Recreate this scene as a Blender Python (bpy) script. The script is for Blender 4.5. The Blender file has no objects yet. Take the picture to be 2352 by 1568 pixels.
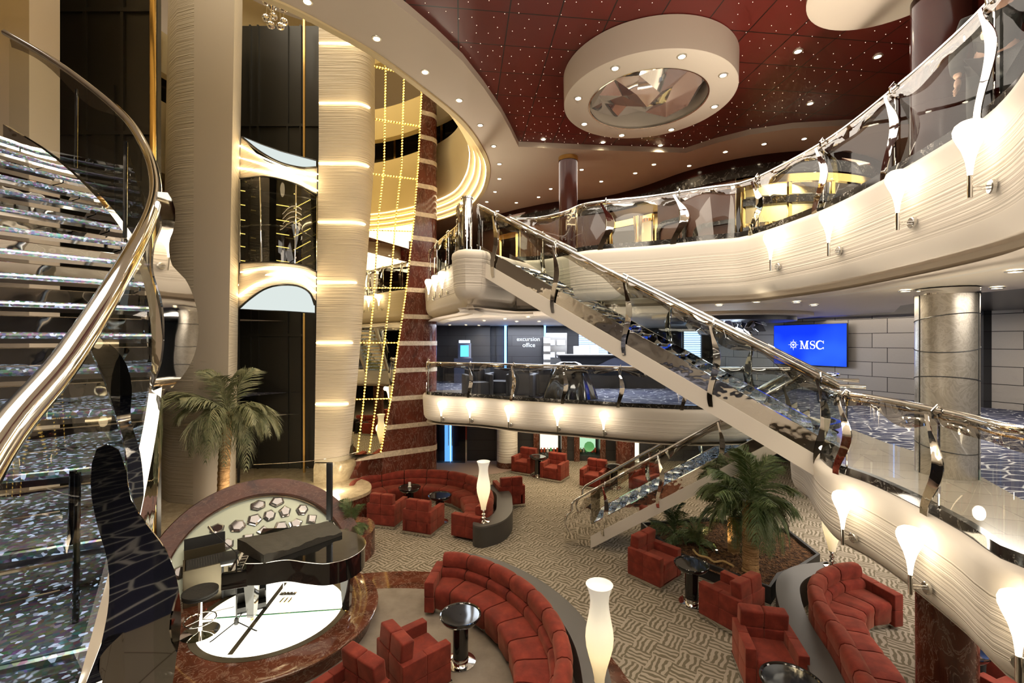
import bpy, bmesh, math, random
from mathutils import Vector, Matrix, Euler
random.seed(7)
SC = bpy.context.scene
COL = SC.collection
PI = math.pi
F, CX, CY, EYE = 1045.0, 1176.0, 784.0, 4.8
Z0, ZM, ZU, ZC = 0.0, 3.2, 6.4, 9.2          # lower, middle and upper floors, upper ceiling
TM, TU = 3.31, 6.53                          # curb tops of the middle and upper balconies

def at(px, py, Y):
    return Vector(((px - CX) / F * Y, Y, EYE + (CY - py) / F * Y))
def on(px, py, z):
    Y = F * (EYE - z) / (py - CY)
    return Vector(((px - CX) / F * Y, Y, z))
def proj(p):
    return (CX + F * p[0] / p[1], CY - F * (p[2] - EYE) / p[1])

# ------------------------------------------------------------------ node materials
MATS = {}
class NT:
    def __init__(s, name):
        s.m = bpy.data.materials.new(name); s.m.use_nodes = True
        s.t = s.m.node_tree; s.t.nodes.clear()
        s.out = s.n('ShaderNodeOutputMaterial')
    def n(s, typ, **kw):
        nd = s.t.nodes.new(typ)
        for k, v in kw.items(): setattr(nd, k, v)
        return nd
    def link(s, a, b): s.t.links.new(a, b)
    def setv(s, sock, v):
        if isinstance(v, bpy.types.NodeSocket): s.link(v, sock)
        elif v is not None:
            if isinstance(v, (tuple, list)) and len(v) == 3 and sock.type == 'RGBA': v = (*v, 1)
            sock.default_value = v
    def bsdf(s, color=(.8, .8, .8), rough=.5, metal=0.0, spec=.5, normal=None, emis=None, estr=0, coat=0):
        b = s.n('ShaderNodeBsdfPrincipled')
        s.setv(b.inputs['Base Color'], color); s.setv(b.inputs['Roughness'], rough)
        s.setv(b.inputs['Metallic'], metal); s.setv(b.inputs['Specular IOR Level'], spec)
        if coat: b.inputs['Coat Weight'].default_value = coat; b.inputs['Coat Roughness'].default_value = .05
        if normal is not None: s.link(normal, b.inputs['Normal'])
        if emis is not None:
            s.setv(b.inputs['Emission Color'], emis); s.setv(b.inputs['Emission Strength'], estr)
        s.link(b.outputs[0], s.out.inputs[0]); s.b = b
        return b
    def pos(s, scale=(1, 1, 1), rot=(0, 0, 0), loc=(0, 0, 0), kind='geo'):
        mp = s.n('ShaderNodeMapping')
        if kind == 'geo': src = s.n('ShaderNodeNewGeometry').outputs['Position']
        else: src = s.n('ShaderNodeTexCoord').outputs['Object']
        s.link(src, mp.inputs['Vector'])
        mp.inputs['Scale'].default_value = scale; mp.inputs['Rotation'].default_value = rot
        mp.inputs['Location'].default_value = loc
        return mp.outputs[0]
    def noise(s, vec=None, scale=5, detail=4, rough=.5, dist=0):
        nd = s.n('ShaderNodeTexNoise')
        if vec is not None: s.link(vec, nd.inputs['Vector'])
        nd.inputs['Scale'].default_value = scale; nd.inputs['Detail'].default_value = detail
        nd.inputs['Roughness'].default_value = rough; nd.inputs['Distortion'].default_value = dist
        return nd.outputs['Fac']
    def vor(s, vec=None, scale=5, feature='F1', out='Distance', rnd=1):
        nd = s.n('ShaderNodeTexVoronoi', feature=feature)
        if vec is not None: s.link(vec, nd.inputs['Vector'])
        nd.inputs['Scale'].default_value = scale; nd.inputs['Randomness'].default_value = rnd
        return nd.outputs[out]
    def math(s, op, a, b=None, c=None):
        nd = s.n('ShaderNodeMath', operation=op)
        for i, v in enumerate((a, b, c)):
            if v is not None: s.setv(nd.inputs[i], v)
        return nd.outputs[0]
    def ramp(s, fac, stops, interp='LINEAR'):
        nd = s.n('ShaderNodeValToRGB'); cr = nd.color_ramp; cr.interpolation = interp
        while len(cr.elements) < len(stops): cr.elements.new(.5)
        for e, (p, c) in zip(cr.elements, stops):
            e.position = p; e.color = (*c, 1) if len(c) == 3 else c
        s.link(fac, nd.inputs[0]); return nd.outputs[0]
    def mix(s, fac, a, b):
        nd = s.n('ShaderNodeMix', data_type='RGBA')
        s.setv(nd.inputs[0], fac); s.setv(nd.inputs[6], a); s.setv(nd.inputs[7], b)
        return nd.outputs[2]
    def bump(s, h, strength=.3, dist=.02):
        nd = s.n('ShaderNodeBump'); nd.inputs['Strength'].default_value = strength
        nd.inputs['Distance'].default_value = dist; s.link(h, nd.inputs['Height'])
        return nd.outputs[0]
    def sep(s, vec):
        nd = s.n('ShaderNodeSeparateXYZ'); s.link(vec, nd.inputs[0]); return nd.outputs

def plain(name, color, rough=.5, metal=0.0, spec=.5, bump=None, coat=0):
    t = NT(name); nrm = None
    if bump:
        nrm = t.bump(t.noise(t.pos(), bump[0], 3), bump[1], bump[2])
    t.bsdf(color, rough, metal, spec, nrm, coat=coat); MATS[name] = t.m; return t.m
def glow(name, color, strength):
    t = NT(name); e = t.n('ShaderNodeEmission'); t.setv(e.inputs[0], color); e.inputs[1].default_value = strength
    t.link(e.outputs[0], t.out.inputs[0]); MATS[name] = t.m; return t.m

def ridged(name, color, zs=34, strength=.85, dist=.024, rough=.55, wav=.06):
    # cream plaster with fine uneven horizontal ridges
    t = NT(name)
    n1 = t.noise(t.pos((wav, wav, zs)), 1.0, 2.5, .55)
    n2 = t.noise(t.pos((wav * 1.7, wav * 1.7, zs * 2.2)), 1.0, 1, .5)
    h = t.math('MULTIPLY_ADD', n2, .35, n1)
    t.bsdf(color, rough, 0, .35, t.bump(h, strength, dist)); MATS[name] = t.m
def marble(name, base, vein, dark, scale=2.2, rough=.12, stretch=(1, 1, 1), vpos=.53, rot=(0.3, .4, .2)):
    t = NT(name)
    v = t.pos(stretch, rot)
    n = t.noise(v, scale, 9, .62, 1.2)
    n2 = t.noise(v, scale * 2.7, 8, .6, 2.0)
    c = t.ramp(n, [(.3, dark), (.5, base), (.72, tuple(x * 1.35 for x in base))])
    w = t.ramp(n2, [(vpos - .035, (0, 0, 0)), (vpos, (.5, .5, .5)), (vpos + .02, (0, 0, 0))])
    t.bsdf(t.mix(w, c, vein), rough, 0, .5); MATS[name] = t.m

def build_materials():
    plain('plaster', (.72, .63, .52), .6)
    plain('plaster_white', (.68, .625, .55), .6)
    ridged('ridged', (.68, .62, .54))
    ridged('ridged_fine', (.68, .60, .48), zs=30, strength=.9, dist=.03, wav=.5); ridged('ridged_lift', (.60, .52, .40), zs=22, strength=1, dist=.05, wav=.6)
    ridged('ridged_column', (.80, .75, .66), zs=20, strength=1, dist=.03)
    plain('plaster_yellow', (.78, .64, .36), .55)
    plain('chrome', (.86, .85, .82), .05, 1)
    plain('chrome_wave', (.84, .82, .78), .03, 1, bump=(2.0, .25, .04)); plain('chrome_soft', (.80, .77, .72), .02, 1, bump=(1.2, .12, .03))
    plain('steel', (.62, .61, .58), .22, 1)
    plain('satin', (.72, .68, .58), .38, .75)
    plain('brass', (.75, .50, .18), .2, 1)
    plain('gold', (.83, .58, .20), .15, 1)
    plain('bronze', (.15, .125, .08), .3, .5)
    plain('black_gloss', (.008, .008, .008), .06, 0, .6, coat=.6)
    plain('black_matte', (.02, .02, .021), .5)
    plain('black_fabric', (.022, .021, .019), .8, bump=(14, .4, .02))
    plain('dark_panel', (.022, .020, .015), .35)
    plain('dark_frame', (.012, .011, .01), .3)
    plain('dark_glass', (.015, .014, .012), .08, 0, .6)
    plain('grey_leather', (.085, .078, .07), .42, bump=(60, .2, .003))
    plain('console_side', (.05, .045, .04), .45)
    plain('wood_dark', (.07, .028, .016), .25)
    plain('wood_red', (.040, .012, .009), .16, 0, .22)
    plain('navy', (.03, .035, .06), .35)
    plain('navy_fabric', (.05, .055, .08), .7)
    plain('skin', (.55, .33, .24), .5)
    plain('hair', (.03, .02, .015), .6)
    plain('blue_shirt', (.03, .13, .55), .7)
    plain('paper', (.75, .73, .68), .6)
    plain('green_glass', (.15, .62, .28), .2)
    plain('rope', (.45, .30, .12), .8)
    plain('rust', (.5, .08, .03), .5)
    plain('tile_white', (.62, .56, .48), .12)
    plain('mirror', (.80, .76, .66), .01, 1)
    plain('mirror_gold', (.92, .83, .56), .015, 1)
    plain('silver_backdrop', (.34, .37, .30), .34, .8)
    plain('facet_dark', (.26, .24, .22), .05, .9)
    plain('crystal', (.80, .78, .76), .03, .85)
    glow('led_warm', (1, .76, .42), 9)
    glow('led_white', (1, .80, .52), 7)
    glow('led_blue', (.12, .38, 1), 4)
    glow('shade_glow', (1, .82, .56), 5)
    glow('downlight_glow', (1, .86, .62), 12)
    glow('star_glow', (1, .78, .55), 1.4)
    glow('lightbox', (1, .94, .78), 1.5)
    glow('cabin_light', (.86, .95, .92), .5)
    glow('logo_white', (1, 1, 1), 1.0)
    glow('sign_white', (.75, .88, 1), 1.4)
    glow('window_day', (.42, .62, 1), 1.6)
    glow('shop_light', (1, .80, .48), 1.5)
    glow('shelf_light', (1, .93, .70), .8)
    glow('shelf_green', (.62, 1, .66), .5)
    glow('led_dots', (1, .64, .14), 2.6)
    glow('kiosk_screen', (.08, .42, .95), 1.6)
    glow('red_led', (1, .02, .01), 4)
    # screen: blue with a soft lighter bloom that belongs to the picture it shows
    t = NT('screen'); e = t.n('ShaderNodeEmission')
    c = t.ramp(t.noise(t.pos((.9, .9, .9), (0, 0, 0), (3, 0, 1)), 1.1, 1), [(.35, (.005, .03, .72)), (.7, (.02, .09, .85))])
    t.link(c, e.inputs[0]); e.inputs[1].default_value = 1.0; t.link(e.outputs[0], t.out.inputs[0]); MATS['screen'] = t.m
    # vase lamp: warm glass with a painted glow gradient, brightest low around the bulb
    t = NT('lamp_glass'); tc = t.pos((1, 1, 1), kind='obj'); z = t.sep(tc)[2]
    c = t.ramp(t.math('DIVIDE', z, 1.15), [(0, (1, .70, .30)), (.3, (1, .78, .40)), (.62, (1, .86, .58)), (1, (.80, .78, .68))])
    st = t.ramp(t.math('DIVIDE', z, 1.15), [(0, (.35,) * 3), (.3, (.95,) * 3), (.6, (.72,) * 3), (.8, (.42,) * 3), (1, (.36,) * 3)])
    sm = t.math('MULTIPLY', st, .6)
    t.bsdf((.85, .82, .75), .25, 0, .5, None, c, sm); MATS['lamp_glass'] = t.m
    # thin clear glass
    for nm, tint, k in (('glass', (.90, .92, .88), 1.0), ('glass_dark', (.45, .46, .44), 1.2), ('glass_mirrored', (.45, .40, .34), 4.0)):
        t = NT(nm); tr = t.n('ShaderNodeBsdfTransparent'); t.setv(tr.inputs[0], tint)
        gl = t.n('ShaderNodeBsdfGlossy'); gl.inputs['Roughness'].default_value = 0.0
        fr = t.n('ShaderNodeFresnel'); fr.inputs[0].default_value = 1.5
        mx = t.n('ShaderNodeMixShader'); t.link(t.math('MINIMUM', t.math('MULTIPLY', fr.outputs[0], 1.2 * k), .08 * k), mx.inputs[0])
        t.link(tr.outputs[0], mx.inputs[1]); t.link(gl.outputs[0], mx.inputs[2]); t.link(mx.outputs[0], t.out.inputs[0]); MATS[nm] = t.m
    # marbles
    marble('marble_red', (.115, .030, .018), (.36, .24, .18), (.05, .014, .009), 1.1, .14, (1.6, 1.6, .7))
    marble('marble_stage', (.12, .038, .020), (.40, .27, .19), (.045, .014, .008), 1.5, .08)
    marble('marble_column', (.10, .033, .018), (.45, .33, .26), (.03, .010, .007), 1.5, .22, (1.5, 1.5, .7))
    marble('marble_cream', (.62, .52, .40), (.35, .27, .18), (.45, .36, .26), 7, .2)
    marble('marble_black', (.020, .018, .016), (.45, .42, .38), (.008, .007, .006), 2.4, .1, vpos=.6)
    marble('stone_beige', (.50, .40, .26), (.65, .56, .42), (.36, .28, .17), 3, .25)
    marble('marble_arch', (.10, .032, .016), (.22, .12, .075), (.03, .009, .005), 1.2, .3, (1, 1, 2.2))
    plain('cover_grey', (.055, .050, .040), .65, bump=(9, .4, .03))
    # suede
    t = NT('suede'); n = t.noise(t.pos(kind='obj'), 5, 5, .6); n2 = t.noise(t.pos(), 90, 2)
    c = t.ramp(n, [(.3, (.115, .016, .011)), (.55, (.195, .027, .017)), (.75, (.27, .044, .026))])
    b = t.bsdf(c, .85, 0, .2, t.bump(n2, .25, .004)); b.inputs['Sheen Weight'].default_value = .35
    b.inputs['Sheen Tint'].default_value = (1, .45, .3, 1); MATS['suede'] = t.m
    # patterned carpet: basket weave of wavy stripes
    def weave(nm, light, dark, s, rot):
        t = NT(nm); v = t.pos((1 / s, 1 / s, 1), (0, 0, rot)); x, y, z = t.sep(v)
        w = t.n('ShaderNodeTexNoise'); t.link(v, w.inputs['Vector']); w.inputs['Scale'].default_value = 2.2; w.inputs['Detail'].default_value = 1
        d = t.math('MULTIPLY', t.math('SUBTRACT', w.outputs['Fac'], .5), .32)
        ch = t.math('MODULO', t.math('ADD', t.math('FLOOR', x), t.math('FLOOR', y)), 2.0)
        ch = t.math('ABSOLUTE', ch)
        fx = t.math('SINE', t.math('MULTIPLY', t.math('ADD', x, d), 2 * PI * 4))
        fy = t.math('SINE', t.math('MULTIPLY', t.math('ADD', y, d), 2 * PI * 4))
        st = t.math('ADD', t.math('MULTIPLY', fx, ch), t.math('MULTIPLY', fy, t.math('SUBTRACT', 1.0, ch)))
        m = t.ramp(t.math('MULTIPLY_ADD', st, .5, .5), [(.40, (0, 0, 0)), (.52, (1, 1, 1))])
        big = t.noise(t.pos((.5, .5, .5)), 1.5, 3)
        c = t.mix(m, dark, light); c = t.mix(t.math('MULTIPLY', big, .25), c, tuple(a * .8 for a in light))
        t.bsdf(c, .95, 0, .1, t.bump(t.noise(t.pos(), 220, 1), .3, .004)); MATS[nm] = t.m
    weave('carpet_weave', (.40, .345, .275), (.145, .122, .080), .33, .62)
    t = NT('carpet_plain'); n = t.noise(t.pos(), 3, 5, .6)
    t.bsdf(t.ramp(n, [(.3, (.23, .19, .15)), (.7, (.31, .265, .215))]), .95, 0, .1, t.bump(t.noise(t.pos(), 200, 1), .3, .004)); MATS['carpet_plain'] = t.m
    t = NT('carpet_pink'); t.bsdf((.42, .31, .26), .95, 0, .1); MATS['carpet_pink'] = t.m
    t = NT('carpet_blue'); e = t.vor(t.pos((1.5, 3.6, 1), (0, 0, .35)), 1.6, 'DISTANCE_TO_EDGE')
    m = t.ramp(e, [(.018, (1, 1, 1)), (.05, (0, 0, 0))])
    t.bsdf(t.mix(m, (.036, .040, .075), (.42, .42, .44)), .9, 0, .1); MATS['carpet_blue'] = t.m
    # floor tiles
    t = NT('floor_tile'); br = t.n('ShaderNodeTexBrick', offset=0.5)
    t.link(t.pos((1, 1, 1), (0, 0, .3)), br.inputs['Vector'])
    for k, v in (('Color1', (.27, .235, .195, 1)), ('Color2', (.24, .21, .175, 1)), ('Mortar', (.12, .10, .08, 1))): br.inputs[k].default_value = v
    for k, v in (('Scale', 1), ('Mortar Size', .004), ('Brick Width', .8), ('Row Height', .4)): br.inputs[k].default_value = v
    t.bsdf(br.outputs['Color'], .14); MATS['floor_tile'] = t.m
    # red ceiling panels, .7 m grid turned by 6.3 degrees
    t = NT('ceiling_red'); br = t.n('ShaderNodeTexBrick', offset=0.0)
    t.link(t.pos((1, 1, 1), (0, 0, -.11), (.05, .08, 0)), br.inputs['Vector'])
    for k, v in (('Color1', (.15, .017, .013, 1)), ('Color2', (.13, .014, .012, 1)), ('Mortar', (.006, .003, .003, 1))): br.inputs[k].default_value = v
    for k, v in (('Scale', 1), ('Mortar Size', .010), ('Brick Width', .7), ('Row Height', .7), ('Mortar Smooth', .2)): br.inputs[k].default_value = v
    t.bsdf(br.outputs['Color'], .32, 0, .6, t.bump(br.outputs['Fac'], -.4, .01)); MATS['ceiling_red'] = t.m
    t = NT('ceiling_plank'); br = t.n('ShaderNodeTexBrick', offset=0.3)
    t.link(t.pos((1, 1, 1), (0, 0, .5)), br.inputs['Vector'])
    for k, v in (('Color1', (.05, .045, .045, 1)), ('Color2', (.042, .038, .04, 1)), ('Mortar', (.012, .012, .012, 1))): br.inputs[k].default_value = v
    for k, v in (('Scale', 1), ('Mortar Size', .006), ('Brick Width', 3.), ('Row Height', .22)): br.inputs[k].default_value = v
    t.bsdf(br.outputs['Color'], .28, 0, .6); MATS['ceiling_plank'] = t.m
    # brushed silver swirls (wall tiles and column)
    def silver(nm, c1, c2, kw, rough, rotz=0):
        t = NT(nm)
        br = t.n('ShaderNodeTexBrick', offset=0.37)
        v = t.pos((1, 1, 1), (0, 0, rotz)); sx, sy, sz = t.sep(v)
        cb = t.n('ShaderNodeCombineXYZ'); t.link(sy if kw.get('ax') == 'y' else sx, cb.inputs[0]); t.link(sz, cb.inputs[1])
        t.link(cb.outputs[0], br.inputs['Vector'])
        br.inputs['Color1'].default_value = (*c1, 1); br.inputs['Color2'].default_value = (*c2, 1); br.inputs['Mortar'].default_value = (.01, .009, .008, 1)
        for k, v2 in (('Scale', 1), ('Mortar Size', .008), ('Brick Width', kw['w']), ('Row Height', kw['h'])): br.inputs[k].default_value = v2
        sw = t.noise(t.pos((2, 2, 2)), 1.6, 3, .5, 5.0)
        swr = t.ramp(sw, [(.3, (.32,) * 3), (.5, (.5,) * 3), (.55, (.3,) * 3), (.7, (.46,) * 3)])
        t.bsdf(br.outputs['Color'], swr if rough is None else rough, kw.get('m', .85), .5, t.bump(br.outputs['Fac'], -.5, .01)); MATS[nm] = t.m
    silver('silver_tile', (.47, .42, .36), (.40, .355, .30), dict(w=.95, h=.42, ax='y', m=.5), None)
    silver('grey_tile', (.045, .043, .043), (.032, .031, .033), dict(w=1.9, h=.42, m=.2), .4)
    t = NT('silver_swirl'); sw = t.noise(t.pos((2, 2, 2)), 1.8, 3, .5, 5.0)
    t.bsdf(t.ramp(sw, [(.3, (.60, .55, .46)), (.5, (.75, .70, .62)), (.56, (.58, .53, .45)), (.7, (.72, .67, .58))]), .32, .85); MATS['silver_swirl'] = t.m
    # crushed-crystal tread, sparkle painted in as emission on random cells
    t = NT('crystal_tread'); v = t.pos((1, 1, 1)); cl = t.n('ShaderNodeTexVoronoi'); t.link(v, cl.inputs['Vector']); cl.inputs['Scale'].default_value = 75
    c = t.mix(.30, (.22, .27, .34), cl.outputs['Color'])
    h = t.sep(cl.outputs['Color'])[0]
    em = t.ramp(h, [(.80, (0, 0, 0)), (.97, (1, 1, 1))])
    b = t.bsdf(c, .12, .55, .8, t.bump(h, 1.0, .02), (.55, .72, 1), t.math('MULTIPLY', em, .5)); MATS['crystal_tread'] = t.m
    # palm
    t = NT('palm_leaf'); n = t.noise(t.pos(), 6, 2)
    t.bsdf(t.ramp(n, [(.3, (.045, .085, .022)), (.7, (.15, .19, .07))]), .5); MATS['palm_leaf'] = t.m
    t = NT('palm_leaf_pale'); n = t.noise(t.pos(), 6, 2)
    t.bsdf(t.ramp(n, [(.3, (.11, .13, .055)), (.7, (.30, .29, .16))]), .55); MATS['palm_leaf_pale'] = t.m
    t = NT('palm_bark'); n = t.noise(t.pos((1, 1, 9)), 4, 4); n2 = t.noise(t.pos(), 20, 3)
    t.bsdf(t.ramp(n, [(.35, (.20, .11, .045)), (.65, (.48, .29, .13))]), .85, 0, .2, t.bump(t.math('ADD', n, n2), .8, .03)); MATS['palm_bark'] = t.m
    t = NT('mulch'); n = t.vor(t.pos(), 26, 'F1', 'Distance'); n2 = t.noise(t.pos(), 14, 4)
    t.bsdf(t.ramp(n2, [(.35, (.035, .018, .010)), (.65, (.20, .10, .045))]), .9, 0, .2, t.bump(n, 1, .05)); MATS['mulch'] = t.m

# ------------------------------------------------------------------ mesh building
class MB:
    def __init__(s): s.bm = bmesh.new(); s.mi = 0; s.smooth = False
    def _fin(s, faces):
        for f in faces: f.material_index = s.mi; f.smooth = s.smooth
    def box(s, c, size, rot=0, bevel=0, seg=2, M=None):
        m = Matrix.Translation(Vector(c)) @ (Matrix.Rotation(rot, 4, 'Z') if not isinstance(rot, (tuple, Euler)) else Euler(rot).to_matrix().to_4x4()) @ Matrix.Diagonal((*size, 1))
        if M is not None: m = M @ m
        r = bmesh.ops.create_cube(s.bm, size=1, matrix=m)
        vs = r['verts']; fs = list({f for v in vs for f in v.link_faces}); s._fin(fs)
        if bevel:
            es = list({e for v in vs for e in v.link_edges})
            rr = bmesh.ops.bevel(s.bm, geom=es, offset=bevel, segments=seg, profile=.6, affect='EDGES', clamp_overlap=True)
            for f in rr['faces']: f.material_index = s.mi; f.smooth = True
        return s
    def quadstrip(s, rows, closed=False, cap=False):
        # rows: list of equal-length lists of points
        vv = [[s.bm.verts.new(p) for p in r] for r in rows]
        fs = []; n = len(vv); m = len(vv[0])
        for i in range(n - 1):
            for j in range(m if closed else m - 1):
                k = (j + 1) % m
                try: fs.append(s.bm.faces.new((vv[i][j], vv[i][k], vv[i + 1][k], vv[i + 1][j])))
                except ValueError: pass
        s._fin(fs)
        if cap and closed:
            c = []
            for r in (vv[0][::-1], vv[-1]):
                try: c.append(s.bm.faces.new(r))
                except ValueError: pass
            for f in c: f.material_index = s.mi; f.smooth = False
        return vv
    def tube(s, pts, r, n=10, cap=True, closed=False):
        pts = [Vector(p) for p in pts]; N = len(pts); rows = []
        up = Vector((0, 0, 1)); prev = None
        for i, p in enumerate(pts):
            a = pts[max(i - 1, 0)]; b = pts[min(i + 1, N - 1)]
            if closed: a = pts[(i - 1) % N]; b = pts[(i + 1) % N]
            t = (b - a).normalized()
            if prev is None:
                x = t.cross(up) if abs(t.z) < .95 else t.cross(Vector((1, 0, 0)))
            else: x = prev - t * prev.dot(t)
            x.normalize(); prev = x; y = t.cross(x).normalized()
            rr = r[i] if isinstance(r, (list, tuple)) else r
            rows.append([p + (x * math.cos(2 * PI * k / n) + y * math.sin(2 * PI * k / n)) * rr for k in range(n)])
        if closed: rows.append(rows[0])
        sm = s.smooth; s.smooth = True
        s.quadstrip(rows, closed=True, cap=cap and not closed); s.smooth = sm
        return s
    def lathe(s, prof, c=(0, 0, 0), n=28, a0=0, a1=2 * PI, caps=False):
        c = Vector(c); full = abs(a1 - a0) > 6.2
        rows = []
        for r, z in prof:
            rows.append([c + Vector((r * math.cos(a0 + (a1 - a0) * k / (n if full else n - 1)), r * math.sin(a0 + (a1 - a0) * k / (n if full else n - 1)), z)) for k in range(n)])
        sm = s.smooth; s.smooth = True; s.quadstrip(rows, closed=full, cap=caps); s.smooth = sm
        return s
    def prism(s, poly, z0, z1, M=None):
        # poly: xy outline (either winding), straight walls, top and bottom ngon
        P = [Vector((p[0], p[1], 0)) for p in poly]
        area = sum(P[i].x * P[(i + 1) % len(P)].y - P[(i + 1) % len(P)].x * P[i].y for i in range(len(P)))
        if area < 0: P = P[::-1]
        def X(v): return M @ v if M is not None else v
        b = [s.bm.verts.new(X(Vector((p.x, p.y, z0)))) for p in P]; t = [s.bm.verts.new(X(Vector((p.x, p.y, z1)))) for p in P]
        fs = [s.bm.faces.new(b[::-1]), s.bm.faces.new(t)]
        for i in range(len(P)):
            j = (i + 1) % len(P); fs.append(s.bm.faces.new((b[i], b[j], t[j], t[i])))
        s._fin(fs); return s
    def plate(s, pts, thick, nrm):
        # 3D outline polygon extruded along nrm
        n = Vector(nrm).normalized() * thick; A = [Vector(p) for p in pts]
        a = [s.bm.verts.new(p) for p in A]; b = [s.bm.verts.new(p + n) for p in A]
        fs = [s.bm.faces.new(a[::-1]), s.bm.faces.new(b)]
        for i in range(len(A)):
            j = (i + 1) % len(A); fs.append(s.bm.faces.new((a[i], a[j], b[j], b[i])))
        s._fin(fs); return s
    def face(s, pts):
        f = s.bm.faces.new([s.bm.verts.new(p) for p in pts]); s._fin([f]); return s
    def fill(s, loops, z, up=True):
        es = []
        for lp in loops:
            vs = [s.bm.verts.new((p[0], p[1], z)) for p in lp]
            es += [s.bm.edges.new((vs[i], vs[(i + 1) % len(vs)])) for i in range(len(vs))]
        r = bmesh.ops.triangle_fill(s.bm, use_beauty=True, edges=es, normal=(0, 0, 1 if up else -1))
        fs = [g for g in r['geom'] if isinstance(g, bmesh.types.BMFace)]
        for f in fs:
            f.normal_update()
            if (f.normal.z > 0) != up: f.normal_flip()
        s._fin(fs); return s
    def sweep(s, path, prof, side=1, closed=False, mids=None, cap=True):
        # path: list of (x,y) or Vector; prof: list of (out, dz); out along the left-hand normal * side; dz added to path z
        rows = []
        for p, nr in zip(path, normals(path, closed)):
            b = Vector((p[0], p[1], p[2] if len(p) > 2 else 0))
            rows.append([b + nr * (o * side) + Vector((0, 0, dz)) for o, dz in prof])
        if closed: rows.append(rows[0])
        vv = [[s.bm.verts.new(q) for q in r] for r in rows]
        for j in range(len(prof) - 1):
            for i in range(len(rows) - 1):
                f = s.bm.faces.new((vv[i][j], vv[i][j + 1], vv[i + 1][j + 1], vv[i + 1][j]))
                f.material_index = mids[j] if mids else s.mi; f.smooth = s.smooth
        return s
    def sweep_solid(s, path, prof, side=1, closed=False):
        rows = []
        for p, nr in zip(path, normals(path, closed)):
            b = Vector((p[0], p[1], p[2] if len(p) > 2 else 0))
            rows.append([b + nr * (o * side) + Vector((0, 0, dz)) for o, dz in prof])
        if closed: rows.append(rows[0])
        s.quadstrip(rows, closed=True, cap=not closed); return s
    def build(s, name, mats, parent=None, sharp=35, loc=None, recalc=True, **tags):
        if recalc: bmesh.ops.recalc_face_normals(s.bm, faces=s.bm.faces[:])
        me = bpy.data.meshes.new(name); s.bm.to_mesh(me); s.bm.free()
        if isinstance(mats, str): mats = [mats]
        for m in mats: me.materials.append(MATS[m])
        if sharp: me.set_sharp_from_angle(angle=math.radians(sharp))
        o = bpy.data.objects.new(name, me); COL.objects.link(o)
        if loc is not None: o.location = loc
        if parent is not None: o.parent = parent
        tag(o, **tags)
        return o

def tag(o, label=None, cat=None, group=None, kind=None):
    if label: o['label'] = label
    if cat: o['category'] = cat
    if group: o['group'] = group
    if kind: o['kind'] = kind
    return o
def thing(name, label, cat, loc=(0, 0, 0), rz=0, group=None):
    o = bpy.data.objects.new(name, None); COL.objects.link(o); o.empty_display_size = .1
    o.location = loc; o.rotation_euler = (0, 0, rz)
    return tag(o, label, cat, group)
def copy_tree(o, parent=None):
    c = o.copy(); COL.objects.link(c); c.parent = parent
    for ch in list(o.children): copy_tree(ch, c)
    return c
def dup(root, loc, rz, label, group=None, scale=None):
    c = copy_tree(root); c.location = loc; c.rotation_euler = (0, 0, rz); c['label'] = label
    if group: c['group'] = group
    if scale: c.scale = scale
    return c
def normals(path, closed=False):
    N = len(path); out = []
    for i in range(N):
        a = path[(i - 1) % N] if closed else path[max(i - 1, 0)]
        b = path[(i + 1) % N] if closed else path[min(i + 1, N - 1)]
        d = Vector((b[0] - a[0], b[1] - a[1], 0)); d.normalize()
        out.append(Vector((-d.y, d.x, 0)))
    return out
def spline(pts, step=.12, closed=False):
    P = [Vector(p) if len(p) > 2 else Vector((p[0], p[1], 0)) for p in pts]; n = len(P); out = []
    segs = n if closed else n - 1
    for i in range(segs):
        if closed: p0, p1, p2, p3 = P[(i - 1) % n], P[i], P[(i + 1) % n], P[(i + 2) % n]
        else:
            p1, p2 = P[i], P[i + 1]; p0 = P[i - 1] if i else p1 * 2 - p2; p3 = P[i + 2] if i + 2 < n else p2 * 2 - p1
        # centripetal catmull-rom
        t0 = 0; t1 = t0 + max((p1 - p0).length, 1e-4) ** .5; t2 = t1 + max((p2 - p1).length, 1e-4) ** .5; t3 = t2 + max((p3 - p2).length, 1e-4) ** .5
        k = max(1, int((p2 - p1).length / step))
        for j in range(k):
            t = t1 + (t2 - t1) * j / k
            A1 = p0 * ((t1 - t) / (t1 - t0)) + p1 * ((t - t0) / (t1 - t0)); A2 = p1 * ((t2 - t) / (t2 - t1)) + p2 * ((t - t1) / (t2 - t1)); A3 = p2 * ((t3 - t) / (t3 - t2)) + p3 * ((t - t2) / (t3 - t2))
            B1 = A1 * ((t2 - t) / (t2 - t0)) + A2 * ((t - t0) / (t2 - t0)); B2 = A2 * ((t3 - t) / (t3 - t1)) + A3 * ((t - t1) / (t3 - t1))
            out.append(B1 * ((t2 - t) / (t2 - t1)) + B2 * ((t - t1) / (t2 - t1)))
    if not closed: out.append(P[-1])
    return out
def resample(path, d=None, n=None):
    L = [0]
    for a, b in zip(path, path[1:]): L.append(L[-1] + (Vector(b) - Vector(a)).length)
    if n is None: n = max(1, round(L[-1] / d))
    out = []; j = 0
    for i in range(n + 1):
        t = L[-1] * i / n
        while j < len(L) - 2 and L[j + 1] < t: j += 1
        k = (t - L[j]) / max(L[j + 1] - L[j], 1e-9); out.append(Vector(path[j]).lerp(Vector(path[j + 1]), k))
    return out
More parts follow.
